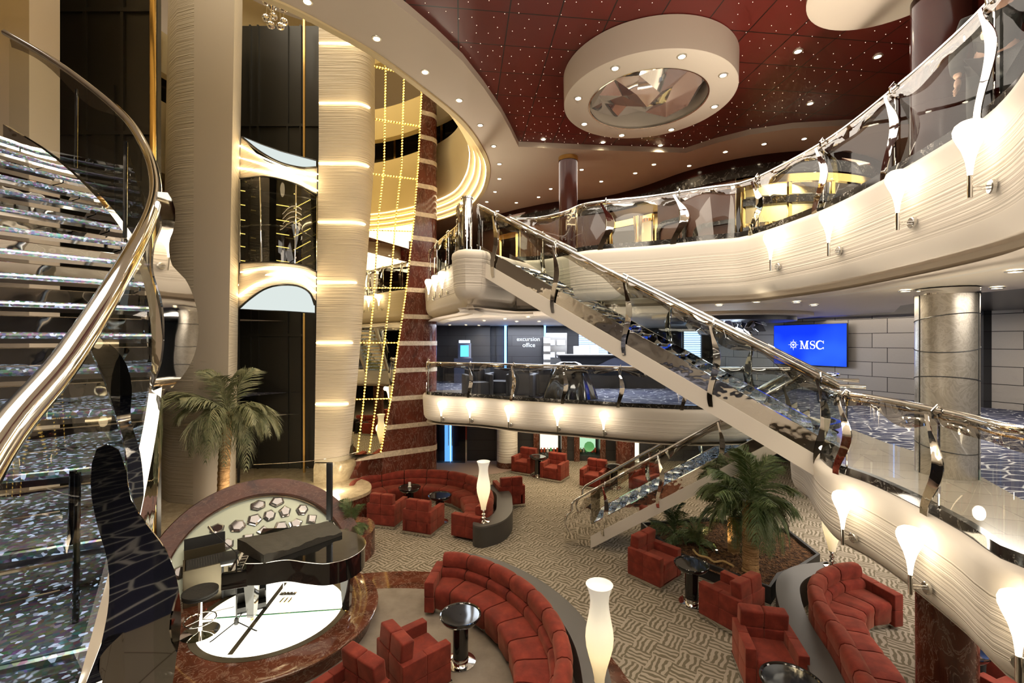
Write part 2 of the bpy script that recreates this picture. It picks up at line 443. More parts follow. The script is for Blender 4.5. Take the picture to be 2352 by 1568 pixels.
def lamp(name, kind, loc, energy, color=(1, .88, .72), size=.1, rot=None, spot=None, sy=None):
    l = bpy.data.lights.new(name, kind); l.energy = energy; l.color = color
    if kind == 'AREA':
        l.size = size
        if sy: l.shape = 'RECTANGLE'; l.size_y = sy
    else: l.shadow_soft_size = size
    if kind == 'SPOT': l.spot_size = spot or 2.2; l.spot_blend = .8
    o = bpy.data.objects.new(name, l); COL.objects.link(o); o.location = loc
    if rot: o.rotation_euler = rot
    return o

def font_mesh(cu, name):
    # lettering from the built-in font, turned into a plain mesh
    tmp = bpy.data.objects.new('tmp_text', cu); COL.objects.link(tmp)
    bpy.context.view_layer.update()
    me = bpy.data.meshes.new_from_object(tmp.evaluated_get(bpy.context.evaluated_depsgraph_get())); me.name = name
    bpy.data.objects.remove(tmp); return me
# ------------------------------------------------------------------ plan curves of the atrium
def trace(pxs, z): return [on(x, y, z) for x, y in pxs]
# middle balcony edge, far side then round by the stair slot, near right side and behind the camera
MID_FAR = [Vector((-2.62, 14.9, 0)), Vector((-2.52, 13.7, 0))] + [Vector((p.x, p.y, 0)) for p in trace([(986, 906), (1100, 912), (1203, 920), (1330, 927), (1458, 935)], TM)] + [Vector((3.95, 10.0, 0)), Vector((5.2, 10.1, 0)), Vector((6.35, 10.15, 0))]
MID_NEAR = [Vector((5.92, 9.0, 0)), Vector((5.75, 8.0, 0)), Vector((4.95, 7.45, 0)), Vector((4.45, 7.1, 0)), Vector((4.32, 6.6, 0))] + [Vector((p.x, p.y, 0)) for p in trace([(1924, 1080), (2003, 1110), (2112, 1162), (2221, 1222), (2352, 1300)], TM)] + [Vector((3.75, 2.9, 0)), Vector((3.2, 2.1, 0)), Vector((2.3, 1.3, 0)), Vector((1.3, .72, 0)), Vector((.4, .58, 0)), Vector((-.5, .58, 0))]
UP_NEAR = [Vector((p.x, p.y, 0)) for p in trace([(1345, 577), (1500, 565), (1620, 553), (1700, 546), (1729, 540), (1899, 481), (2065, 398), (2147, 352), (2272, 274), (2352, 207)], TU)]
UP_NEAR = [Vector((.1, 9.8, 0)), Vector((.55, 9.72, 0)), Vector((1.05, 9.3, 0))] + UP_NEAR + [Vector((3.05, 2.5, 0)), Vector((2.5, 2.0, 0)), Vector((1.7, 1.3, 0)), Vector((.8, .75, 0)), Vector((0, .5, 0)), Vector((-1.2, .3, 0))]
UP_FAR = [Vector((-2.78, 15.4, 0)), Vector((-2.66, 14.5, 0)), Vector((-2.45, 13.6, 0)), Vector((-2.05, 12.3, 0)), Vector((-1.6, 11.2, 0)), Vector((-1.2, 10.2, 0)), Vector((-1.08, 9.3, 0)), Vector((-1.04, 8.8, 0)), Vector((-.86, 8.56, 0)), Vector((-.64, 8.62, 0)), Vector((-.5, 8.85, 0))]
UP_LEFT = [Vector((-1.2, .3, 0)), Vector((-2.2, 1.0, 0)), Vector((-3.0, 2.2, 0)), Vector((-4.6, 3.2, 0)), Vector((-5.6, 4.2, 0)), Vector((-8.2, 6.5, 0)), Vector((-9.3, 11, 0)), Vector((-7, 14.6, 0)), Vector((-4.6, 14.9, 0))]
MID_LEFT = [Vector((-.5, .58, 0)), Vector((-1.2, .72, 0)), Vector((-2.1, 1.5, 0)), Vector((-3.4, 2.7, 0)), Vector((-5.4, 4.4, 0)), Vector((-8.4, 6.5, 0)), Vector((-9.3, 11, 0)), Vector((-7, 14.3, 0)), Vector((-4.6, 13.9, 0))]
HOLE = [(-3.16, 5.88), (-2.51, 6.53), (-2.16, 6.97), (-1.59, 7.97), (-1.08, 9.03), (-.83, 9.93), (-.66, 11.1), (-.69, 12.07), (-.95, 13.5), (-1.6, 15.2), (-2.9, 16.6), (-4.6, 17.4), (-7, 17.6), (-9.4, 16.0), (-10.4, 13), (-10.4, 9), (-9.2, 6.2), (-7.2, 4.9), (-5.2, 4.9)]
HOLE = [Vector((*p, 0)) for p in HOLE]

def struct(mb, name, mats, **k):
    return mb.build(name, mats, kind='structure', **k)

FASCIA = [(0.0, 0.0), (.05, 0.0), (.095, -.03), (.11, -.09), (.10, -.20), (.10, -.24), (.085, -.62), (.075, -.80), (.045, -.90), (.00, -.955), (.0, -.955), (-.11, -.97), (-.13, -1.02), (-.24, -1.035), (-.26, -1.075), (-.45, -1.09)]
FM = [0] * 5 + [1, 1] + [0] * 8
def fascia(path, top, side, name, prof=FASCIA, mids=FM, closed=False):
    mb = MB(); mb.smooth = True
    mb.sweep([Vector((p.x, p.y, top)) for p in path], prof, side, closed, mids)
    return struct(mb, name, ['plaster_white', 'ridged'], sharp=50, recalc=False)

def wavy(path, z0, z1, amp0, amp1, freq, ph=0):
    pass

def build_shell():
    midfar = spline(MID_FAR, .15); midnear = spline(MID_NEAR, .12); up = spline(UP_NEAR, .12); upfar = spline(UP_FAR, .12)
    hole = spline(HOLE, .15, True)
    global P_MIDFAR, P_MIDNEAR, P_UP, P_UPFAR, P_HOLE
    P_MIDFAR, P_MIDNEAR, P_UP, P_UPFAR, P_HOLE = midfar, midnear, up, upfar, hole
    # ---- lower floor
    struct(MB().box((2, 8, -.05), (28, 30, .1)), 'floor', 'carpet_weave')
    C = Vector((-2.2, 5.55, 0))
    arc = lambda r, a0, a1, n=60: [(C.x + r * math.cos(a0 + (a1 - a0) * i / n), C.y + r * math.sin(a0 + (a1 - a0) * i / n)) for i in range(n + 1)]
    struct(MB().fill([arc(3.3, 0, 2 * PI - .01, 90)], .006), 'floor_carpet_ring', 'carpet_plain')
    mb = MB(); mb.quadstrip([[Vector((*p, .008)) for p in arc(3.3, -.4, PI + .6)], [Vector((*p, .008)) for p in arc(3.95, -.4, PI + .6)]]); struct(mb, 'floor_marble_ring', 'marble_stage')
    struct(MB().lathe([(0.01, .006), (2.3, .006), (2.3, 0)], (-1.6, 18.6, 0), 40), 'floor_foyer', 'carpet_pink')
    # ---- middle deck slab with void, tile band
    void = midfar + midnear + MID_LEFT[1:-1]
    outer = [(-12, -6), (15, -6), (15, 22), (-12, 22)]
    mb = MB(); mb.fill([outer, void], ZM, True); struct(mb, 'floor_middle_deck', 'carpet_blue')
    mb = MB(); mb.fill([outer, void], ZM - .69, False); struct(mb, 'ceiling_lower_deck', 'plaster')
    mb = MB(); mb.fill([[(p.x, p.y) for p in midnear] + [(-.5, -.6), (2.9, .6), (4.2, 2.4), (4.7, 3.6), (5.1, 4.5), (5.6, 5.5), (5.85, 6.6), (5.9, 7.2), (6.1, 8.0), (6.3, 8.9)]], ZM + .006, True); struct(mb, 'floor_tile_near', 'floor_tile')
    for nm, pth, w, sd in (('floor_tile_far', midfar, 1.0, 1),):
        mb = MB(); mb.sweep([Vector((p.x, p.y, ZM + .006)) for p in pth], [(0, 0), (w, 0)], sd); struct(mb, nm, 'floor_tile')
    # ---- upper deck slab with void
    upv = upfar + up + UP_LEFT[1:-1]
    mb = MB(); mb.fill([outer, upv], ZU, True); struct(mb, 'floor_upper_deck', 'wood_dark')
    # cream soffit below the upper deck near the void, dark planks further back
    mb = MB(); mb.fill([[(-12, -6), (3.8, -6), (6.3, 3.5), (6.2, 6.0), (7.0, 8.2), (8.4, 10), (8.0, 12), (9, 22), (-12, 22)], upv], ZU - .955, False); struct(mb, 'ceiling_middle_deck', 'plaster')
    struct(MB().fill([[(3.6, -6), (15, -6), (15, 22), (8.8, 22), (7.8, 12), (8.2, 10), (6.8, 8.2), (6.0, 6), (6.1, 3.5)]], ZU - .86, False), 'ceiling_plank', 'ceiling_plank')
    # ---- upper ceiling: white soffit with round void and red panel recess
    red = [(870, -20), (935, 28), (1000, 82), (1062, 140), (1110, 200), (1150, 258), (1172, 298), (1191, 337), (1380, 345), (1575, 351), (1640, 330), (1720, 310), (1820, 295), (1960, 287), (2110, 285)]
    R = [on(x, y, ZC) for x, y in red]; R = [(p.x, p.y) for p in R] + [(12.5, 9.2), (12.5, -5), (-1.7, -5), (-1.72, 4.0)]
    mb = MB(); mb.fill([[(-13, -6.5), (15, -6.5), (15, 22), (-13, 22)], [p for p in hole], R], ZC, False)
    struct(mb, 'ceiling', 'plaster')
    mb = MB(); mb.quadstrip([[Vector((*p, ZC)) for p in R + R[:1]], [Vector((*p, ZC + .12)) for p in R + R[:1]]]); struct(mb, 'trim_1', 'plaster')
    struct(MB().fill([R], ZC + .12, False), 'ceiling_red_panels', 'ceiling_red')
    # fascias
    low = lambda k: [(o, z * (1 if z > -.25 else k)) for o, z in FASCIA]
    fascia(midfar, TM, -1, 'trim_2', low(.74)); fascia(midnear, TM, -1, 'trim_3', low(.82))
    fascia(up, TU, -1, 'trim_4'); fascia(UP_LEFT[:6], TU, -1, 'trim_13'); fascia(MID_LEFT[:6], TM, -1, 'trim_14')
    
    # left tongue of the upper deck, rounder and deeper (the pod by the stair head)
    pod = [(0, 0), (.06, 0), (.11, -.04), (.12, -.12), (.11, -.14), (.08, -.7), (.04, -.82), (-.02, -.90), (-.10, -.92), (-.14, -1.0), (-.26, -1.03), (-.30, -1.12), (-.5, -1.16)]
    fascia(upfar, TU, -1, 'trim_5', pod, [0] * 4 + [1] + [0] * 7)
    fascia(spline([upfar[-3], upfar[-1], Vector((-.15, 9.45, 0)), up[0], up[2]], .1), TU, -1, 'trim_15', pod, [0] * 4 + [1] + [0] * 7)
    # curbs behind the fascias (marble upstand the glass stands in)
    # edge of the big round void in the ceiling with stepped light coves
    mb = MB(); mb.smooth = True
    prof = [(.10, 0), (.10, -.03), (0, -.03), (0, .07), (-.14, .09), (-.14, .23), (-.28, .25), (-.28, .39), (-.42, .41), (-.42, .56), (-.38, .9), (-.44, 1.4), (-.52, 1.9), (-.42, 2.45), (-.3, 2.5), (.2, 2.5)]
    n = normals(hole, True)
    mb.sweep([Vector((p.x, p.y, ZC)) for p in hole], prof, -1, True); struct(mb, 'trim_6', 'plaster_yellow', sharp=50)
    # decks above seen through the void
    big = [(-16, 2), (6, 2), (6, 23), (-16, 23)]
    for k, zz in enumerate((ZC + 4.4, ZC + 7.4)):
        mb = MB(); mb.sweep([Vector((p.x, p.y, zz)) for p in hole], [(.2, -.9), (0, -.85), (-.05, 0), (0, .35), (.2, .4)], -1, True); struct(mb, 'trim_%d' % (7 + k), 'plaster_yellow', sharp=50)
    # dark glazed band of the next deck above the cream fascia
    mb = MB(); mb.sweep([Vector((p.x, p.y, ZC + 2.5)) for p in hole], [(.9, 0), (.9, 1.9)], -1, True); struct(mb, 'window_1', 'dark_glass')
    mb = MB()
    for i in range(0, len(hole), 7):
        p = hole[i]; q = p - n[i] * 1 * .85 * -1
        mb.box((p.x + n[i].x * -.84, p.y + n[i].y * -.84, ZC + 3.45), (.09, .09, 1.9))
    struct(mb, 'window_frame', 'brass')
    struct(MB().fill([big, [p for p in hole]], ZC + 4.2, False), 'ceiling_deck_above', 'plaster')
    struct(MB().box((-5, 11, ZC + 9.0), (24, 24, .1)), 'ceiling_top', 'plaster')
    # ---- outer walls
    struct(MB().box((2, 22.2, 4.6), (28, .2, 10)), 'wall_back', 'dark_panel')
    struct(MB().box((15.1, 8, 4.6), (.2, 28.6, 10)), 'wall_right', 'dark_panel')
    struct(MB().box((-12.1, 8, 4.6), (.2, 28.6, 10)), 'wall_left', 'plaster')
    struct(MB().box((1.5, -6.2, 4.6), (27.5, .2, 10)), 'wall_front', 'plaster')
    # far dark left shaft wall with flat panels (behind the spiral stair)
    mb = MB(); mb.box((-8.8, 8.6, 7), (4.26, .1, 14))
    for x in (-9.4, -8.7, -8.0, -7.3): mb.box((x, 8.53, 7), (.06, .05, 14))
    for z in (5.9, 8.7, 11): mb.box((-8.8, 8.52, z), (4.2, .05, .07))
    mb.box((-9.05, 8.52, 8), (.42, .03, 3.2)); mb.box((-7.65, 8.52, 8), (.42, .03, 3.2))
    struct(mb, 'wall_lift_shaft', 'dark_panel')
    struct(MB().box((-8.6, 7.6, 7), (1.6, .5, 14)), 'wall_cream_pier', 'plaster')
    x = at(351, 300, 8.2).x
    struct(MB().lathe([(.05, 0), (.05, 14)], (x, 8.2, 0), 14, caps=True), 'trim_brass_pole', 'brass')
    x = at(70, 60, 8.2).x
    struct(MB().box((x, 8.2, 7), (.07, .07, 14)), 'trim_brass_strip', 'brass')

def build_lower_back():
    # back wall of the lower lounge with two lit niches
    Yw = 18.3
    def X(px, Y=Yw): return (px - CX) / F * Y
    mb = MB()
    edges = [X(985), X(1237), X(1290), X(1330), X(1378), 14.5]
    for i in (0, 2, 4): mb.box(((edges[i] + edges[i + 1]) / 2, Yw + .3, 1.25), (edges[i + 1] - edges[i], .6, 2.5))
    for i in (1, 3):
        mb.box(((edges[i] + edges[i + 1]) / 2, Yw + .3, .1), (edges[i + 1] - edges[i], .6, .2)); mb.box(((edges[i] + edges[i + 1]) / 2, Yw + .3, 2.3), (edges[i + 1] - edges[i], .6, .4))
        mb.box(((edges[i] + edges[i + 1]) / 2, Yw + .62, 1.25), (edges[i + 1] - edges[i], .05, 2.5))
    struct(mb, 'wall_lower_lounge', 'grey_tile')
    for k, (a, b, em) in enumerate(((edges[1], edges[2], 'shelf_light'), (edges[3], edges[4], 'shelf_green'))):
        t = thing('display_cabinet', ['lit display niche with a white backboard and small ornaments', 'lit display niche glowing green behind a round green plate'][k], 'display cabinet', ((a + b) / 2, Yw + .15, .2), 0, 'lit display niches in the dark lounge wall')
        w = b - a
        MB().box((0, .40, .8), (w * .8, .03, 1.3)).build('back_panel', em, t, label='glowing back panel')
        mb = MB(); mb.lathe([(0.01, -.02), (w * .46, -.02), (w * .46, .02), (0.01, .02)], (0, .25, .05), 24, PI, 2 * PI, caps=False); mb.build('shelf', 'glass', t)
        MB().box((0, .2, .85), (w * .9, .34, .015)).build('shelf', 'glass', t)
        for s in (-1, 1): MB().box((s * (w / 2 + .1), -.18, .9), (.22, .16, 2.2)).build('side_post', 'marble_column', t)
        rnd = random.Random(k)
        for i in range(6):
            c = [('paper', 'white box'), ('gold', 'gold'), ('green_glass', 'green'), ('rust', 'red')][rnd.randrange(4)][0]
            o = MB(); 
            if i % 2: o.box((0, 0, .09), (.07, .05, .18), bevel=.006)
            else: o.lathe([(.005, 0), (.05, 0), (.055, .06), (.02, .13), (.02, .18), (.005, .18)], (0, 0, 0), 14)
            q = o.build('ornament', c, None, loc=((a + b) / 2 - w * .36 + i * w * .14, Yw + .32, .275))
            tag(q, 'small ornament on the shelf of the ' + ('white lit niche' if k == 0 else 'green lit niche'), 'ornament', 'ornaments in the ' + ('white lit niche' if k == 0 else 'green lit niche'))
    pl = MB(); M = Matrix.Translation((X(1354), Yw + .1, .55)) @ Matrix.Rotation(PI / 2 - .15, 4, 'X')
    pl.lathe([(.005, 0), (.14, 0), (.2, .03), (.21, .035), (.14, .012), (.005, .012)], (0, 0, 0), 10)
    for v in pl.bm.verts: v.co = M @ v.co
    pl.build('plate', 'green_glass', label='round green glass plate standing in the right lit niche', cat='plate')
    # vertical light slots, red sign strip
    t = MB().box((X(1459), 18.1, 1.21), (.18, .06, 2.4)).build('lightbox', 'shelf_light', label='narrow lit panel beside the red marble column under the far balcony', cat='lightbox')
    s = MB().box((X(1459), 18.02, 1.05), (.16, .04, .42)).build('sign', 'rust', label='small red sign on the narrow lit panel beside the marble column', cat='sign')
    # marble column and white ribbed column
    c = at(1436, 1000, 17.6)
    mb = MB().lathe([(.36, 0), (.36, 2.6)], (c.x, 17.6, 0), 32, caps=True); struct(mb, 'column_red_marble', 'marble_red')
    c = at(1165, 1000, 17.5)
    mb = MB(); mb.lathe([(.40, .22), (.40, 2.6)], (c.x, 17.5, 0), 32, caps=True); struct(mb, 'column_ribbed', 'ridged_column')
    struct(MB().lathe([(.41, 0), (.41, .22)], (c.x, 17.5, 0), 32, caps=True), 'baseboard_column', 'marble_column')
    # glass doors at the left
    t = thing('door_1', None, None, (X(1034, 17.9), 18.0, 0)); t['kind'] = 'structure'
    for s in (-1, 1):
        MB().box((s * .3, 0, 1.1), (.56, .03, 2.2)).build('glass_panel', 'glass_dark', t)
        MB().tube([(s * .07, -.06, .7), (s * .07, -.06, 1.6)], .015).build('handle', 'chrome', t)
    MB().box((0, .02, 2.25), (1.3, .08, .1)).box((-.62, .02, 1.1), (.06, .08, 2.3)).box((.62, .02, 1.1), (.06, .08, 2.3)).build('door_frame', 'chrome', t)
    MB().box((X(1030, 18.2), 18.22, 1.21), (.3, .04, 2.4)).build('lightbox', 'led_blue', label='blue glowing panel behind the lower glass doors', cat='lightbox')

def build_mid_back():
    Yw = 18.6
    def X(px, Y=Yw): return (px - CX) / F * Y
    zt = ZU - .95
    mb = MB(); mb.box(((X(960) + X(1126)) / 2, Yw, 4.4), (X(1126) - X(960), .2, 2.5)); mb.box(((X(1126) + X(1158)) / 2, Yw + .5, 4.4), (.7, .2, 2.5)); mb.box((X(1255) - 1.05, Yw + .35, 4.4), (2.0, .1, 2.5))
    mb.box(((X(1318) + X(1258)) / 2 + .1, Yw + .5, 4.4), (1.4, .2, 2.5))
    struct(mb, 'wall_dark_panels', 'grey_tile')
    for px in (1161, 1251):
        MB().box((X(px), Yw - .02, 4.4), (.09, .05, 2.2)).build('light_strip', 'led_blue', label='vertical blue light strip at the %s edge of the lit excursion sign wall' % ('far left' if px < 1200 else 'right'), cat='light strip')
    # sign wall
    t = thing('sign', 'dark curved panel with white glowing lettering above the far balcony', 'sign', (X(1207), Yw - .3, ZM))
    w = X(1248) - X(1166)
    MB().box((0, 0, 1.12), (w, .25, 2.24), bevel=.04).build('panel', 'grey_tile', t)
    def text(txt, size, loc, mat, parent, rot=(PI / 2, 0, 0), name='lettering', align='CENTER'):
        cu = bpy.data.curves.new(name, 'FONT'); cu.body = txt; cu.size = size; cu.align_x = align; cu.extrude = .004
        cu.materials.append(MATS[mat]); me = font_mesh(cu, name); o = bpy.data.objects.new(name, me); COL.objects.link(o); o.location = loc; o.rotation_euler = rot; o.parent = parent; return o
    globals()['text'] = text
    text('excursion', .235, (.1, -.14, 1.62), 'sign_white', t); text('office', .235, (.12, -.14, 1.38), 'sign_white', t)
    # kiosk
    k = thing('kiosk', 'dark blue self-service kiosk with a bright tilted screen', 'kiosk', (X(1064, 17.8), 17.8, ZM), .1)
    MB().prism([(-.35, -.3), (.35, -.3), (.35, .3), (-.35, .3)], 0, .95).build('cabinet', 'navy', k)
    M = Matrix.Translation((.05, -.1, 1.22)) @ Matrix.Rotation(-.35, 4, 'X')
    MB().box((0, .12, 0), (.52, .18, .72), bevel=.03, M=M).build('hood', 'navy', k)
    MB().box((0, .02, .02), (.32, .02, .46), M=M).build('screen', 'kiosk_screen', k, label='glowing blue screen')
    MB().box((0, .0, .40), (.44, .06, .09), M=M).build('header', 'sign_white', k)
    text('ATM', .08, (0, -.32, .6), 'sign_white', k)
    # windows with blinds beyond the desk, leaflet rack
    for i, (a, b, Y) in enumerate(((1312, 1398, 19.6), (1445, 1475, 19.6), (1568, 1612, 17.2))):
        t = thing('window_%d' % (i + 2), None, None, ((X(a, Y) + X(b, Y)) / 2, Y, 4.2)); t['kind'] = 'structure'
        w = X(b, Y) - X(a, Y)
        MB().box((0, .05, .35), (w, .02, 1.35)).build('pane', 'window_day', t)
        mb = MB()
        for j in range(16): mb.box((0, 0, -.28 + j * .085), (w, .05, .012), rot=(.5, 0, 0))
        mb.build('blind', 'steel', t)
        mb = MB(); mb.box((-w / 2, 0, .35), (.06, .1, 1.4)); mb.box((w / 2, 0, .35), (.06, .1, 1.4)); mb.box((0, 0, 1.05), (w, .1, .08)); mb.box((0, 0, -.35), (w, .1, .08)); mb.build('window_frame', 'dark_frame', t)
    t = thing('leaflet_rack', 'tall white rack of leaflets beside the excursion sign wall', 'leaflet rack', (X(1256, 18.0), 18.0, ZM))
    MB().box((0, 0, .9), (.28, .1, 1.8)).build('back_panel', 'steel', t)
    for i in range(5): MB().box((0, -.07, .35 + i * .32), (.26, .03, .2), rot=(-.2, 0, 0)).build('leaflet', 'paper', t)
    t = thing('leaflet_shelf', 'steel backlit leaflet shelves recessed in the dark wall', 'shelf', (X(1276, 18.6), 18.7, ZM))
    MB().box((0, 0, 1.0), (.95, .08, 1.9)).build('back_panel', 'steel', t)
    for i in range(3):
        for j in range(2): MB().box((-.2 + .42 * j, -.08, .55 + i * .5), (.34, .06, .22), rot=(-.25, 0, 0)).build('leaflet', 'paper', t)
    # reception desk
    t = thing('reception_desk', 'long dark faceted reception desk behind the far balcony', 'desk', (X(1400, 15.5), 15.6, ZM))
    mb = MB(); 
    A = [(-1.75, -.35, 1.12), (1.9, -.45, 1.12), (1.9, .4, 1.12), (-1.75, .4, 1.12)]; B = [(-1.25, .0, 0), (1.9, -.1, 0), (1.9, .4, 0), (-1.25, .4, 0)]
    mb.quadstrip([[Vector(p) for p in B], [Vector(p) for p in A]], closed=True, cap=True); mb.build('body', 'black_matte', t)
    mb = MB(); mb.plate([(-.6, -.32, .72), (.1, -.40, 1.08), (1.0, -.36, .72), (.2, -.52, .62)], .03, (0, 1, 0)); mb.build('facet', 'navy', t)
    MB().box((.08, -.02, 1.14), (3.7, .9, .04), bevel=.01).build('top', 'grey_leather', t)
    for i, px in enumerate((1327, 1345, 1366)):
        o = MB().box((0, 0, .14), (.28, .02, .28), rot=(-.15, 0, 0)).build('notice', 'paper', loc=(X(px, 15.6), 15.65, ZM + 1.16))
        tag(o, ['pale notice card at the left end of the reception desk', 'pale notice card in the middle of three on the reception desk', 'pale notice card nearest the stair on the reception desk'][i], 'notice card', 'notice cards on the reception desk')
    # TV wall
    A, B = Vector((8.2, 18.6, 0)), Vector((11.75, 10.4, 0)); d = (B - A).normalized(); n = Vector((-d.y, d.x, 0))
    ang = math.atan2(d.y, d.x)
    c = (A + B) / 2; L = (B - A).length
    struct(MB().box((c.x + .12, c.y + .05, 4.35), (L, .2, 2.4), rot=ang), 'wall_silver', 'silver_tile')
    s = at(1786, 797, 11.35); e = at(1955, 797, 9.95)
    # place the screen on the wall plane
    def onwall(px):
        # point of wall line seen at px
        k = (px - CX) / F; tt = (A.x - k * A.y) / (k * d.y - d.x); return A + d * tt
    P, Q = onwall(1786), onwall(1955); m = (P + Q) / 2; w = (Q - P).length
    t = thing('television', 'large wall-mounted screen showing a white emblem and letters on blue', 'television', (m.x, m.y, EYE - .11), ang + PI)
    f = 1 if (Vector((0, 0, 0)) - m).dot(n) > 0 else -1
    t.rotation_euler = (0, 0, math.atan2(d.y, d.x)); yy = f
    # local x along wall away->near, local y = left normal
    h = w * .56
    MB().box((0, yy * .16, 0), (w, .07, h), bevel=.01).build('casing', 'dark_frame', t)
    MB().box((0, yy * .199, 0), (w - .03, .006, h - .03)).build('screen', 'screen', t)
    logo(t, yy * .206, w, h)
    # door in dark tiles at the far right
    e = Vector((11.45, 11.1, 0)); f2 = Vector((14.9, 9.6, 0)); dd = (f2 - e).normalized(); a2 = math.atan2(dd.y, dd.x); c2 = (e + f2) / 2
    struct(MB().box((c2.x, c2.y, 4.35), ((f2 - e).length, .2, 2.4), rot=a2), 'wall_dark_tile_right', 'grey_tile')
    mb = MB()
    for k in (.25, 2.6): q = e + dd * k; mb.box((q.x, q.y - .1, ZM + 1.05), (.1, .16, 2.2), rot=a2)
    q = e + dd * 1.42; mb.box((q.x, q.y - .1, ZM + 2.1), (2.4, .16, .1), rot=a2); mb.build('door_frame', 'steel', kind='structure')

def logo(parent, y, w, h):
    # wind-rose emblem and three serif letters, flat shapes 2 mm proud of the screen glass
    fy = 1 if y > 0 else -1
    sx = -1 if fy > 0 else 1
    def put(polys, name):
        mb = MB()
        for P in polys:
            mb.plate([(sx * a, y, b) for a, b in P], .002 , (0, fy, 0))
        return mb.build(name, 'logo_white', parent)
    u = h * .135 / 1.0
    # viewer sees wall: left end = far end of wall.
    sgn = 1
    def E(polys): return [[(a * sgn, b) for a, b in p] for p in polys]
    cx, cy, r = -.20 * w, 0, h * .14
    rays = []
    for i in range(16):
        a = PI / 2 + i * PI / 8; rr = r * (1.0 if i % 4 == 0 else .82 if i % 2 == 0 else .66); wd = .13
        rays.append([(cx + rr * math.cos(a), cy + rr * math.sin(a)), (cx + r * .42 * math.cos(a + wd), cy + r * .42 * math.sin(a + wd)), (cx + r * .42 * math.cos(a - wd), cy + r * .42 * math.sin(a - wd))])
    ring = []
    for r0, r1 in ((.42, .50),):
        for i in range(32):
            a, b = 2 * PI * i / 32, 2 * PI * (i + 1) / 32
            ring.append([(cx + r * q * math.cos(t), cy + r * q * math.sin(t)) for q, t in ((r0, a), (r1, a), (r1, b), (r0, b))])
    for bx, by in ((-.12, .12), (.12, .12), (-.12, -.02), (.12, -.02), (0, -.17)):
        ring.append([(cx + r * (bx + q), cy + r * (by + s2)) for q, s2 in ((-.09, -.055), (.09, -.055), (.09, .055), (-.09, .055))])
    put(E(rays + ring), 'emblem')
    H = h * .20; y0 = -H / 2
    def R(x0, x1, a, b): return [(x0, y0 + a * H), (x1, y0 + a * H), (x1, y0 + b * H), (x0, y0 + b * H)]
    x = -.105 * w; W = H * 1.08
    M = [R(x, x + .30 * W, 0, .07), R(x + .10 * W, x + .18 * W, .05, .95), R(x, x + .2 * W, .93, 1), R(x + .66 * W, x + W, 0, .07), R(x + .74 * W, x + .90 * W, .05, .95), R(x + .8 * W, x + W, .93, 1),
         [(x + .10 * W, y0 + H), (x + .26 * W, y0 + H), (x + .56 * W, y0), (x + .46 * W, y0)], [(x + .76 * W, y0 + H), (x + .84 * W, y0 + H), (x + .56 * W, y0), (x + .48 * W, y0)]]
    put(E(M), 'letter')
    def stroke(pts, wds):
        out = []
        for i in range(len(pts) - 1):
            (ax, ay), (bx, by) = pts[i], pts[i + 1]
            def nn(j):
                q0 = pts[max(j - 1, 0)]; q1 = pts[min(j + 1, len(pts) - 1)]; dx, dy = q1[0] - q0[0], q1[1] - q0[1]; L = math.hypot(dx, dy); return -dy / L, dx / L
            n0, n1 = nn(i), nn(i + 1); a, b = wds[i] / 2, wds[i + 1] / 2
            out.append([(ax + n0[0] * a, ay + n0[1] * a), (bx + n1[0] * b, by + n1[1] * b), (bx - n1[0] * b, by - n1[1] * b), (ax - n0[0] * a, ay - n0[1] * a)])
        return out
    x += W * 1.14; w2 = H * .62; S = []
    for i in range(13): a = PI * .12 + i / 12 * PI * 1.32; S.append((x + w2 * .5 + w2 * .40 * math.cos(a), y0 + H * .74 + H * .22 * math.sin(a)))
    for i in range(13): a = PI * .52 - i / 12 * PI * 1.40; S.append((x + w2 * .5 + w2 * .42 * math.cos(a), y0 + H * .27 + H * .24 * math.sin(a)))
    wd = [H * (.05 + .13 * math.sin(PI * min(1, max(0, (i - 5) / 16)))) for i in range(len(S))]
    put(E(stroke(S, wd) + [R(x + w2 * .84, x + w2 * .90, .68, 1.0), R(x + w2 * .07, x + w2 * .13, 0, .32)]), 'letter')
    x += w2 * 1.22; w3 = H * .92; Cc = []
    for i in range(25): a = PI * .20 + i / 24 * PI * 1.60; Cc.append((x + w3 * .5 + w3 * .46 * math.cos(a), y0 + H * .5 + H * .48 * math.sin(a)))
    wd = [H * (.05 + .15 * max(0, math.sin(PI * i / 24)) ** 1.5) for i in range(25)]
    put(E(stroke(Cc, wd) + [R(x + w3 * .88, x + w3 * .94, .66, 1.0), R(x + w3 * .88, x + w3 * .94, 0.02, .24)]), 'letter')
def wch(o, t):
    o.parent = t; o.location = -t.location; return o
def offs(path, d, dz=0):
    return [Vector((p.x, p.y, p.z + dz)) + n * d for p, n in zip(path, normals(path))]
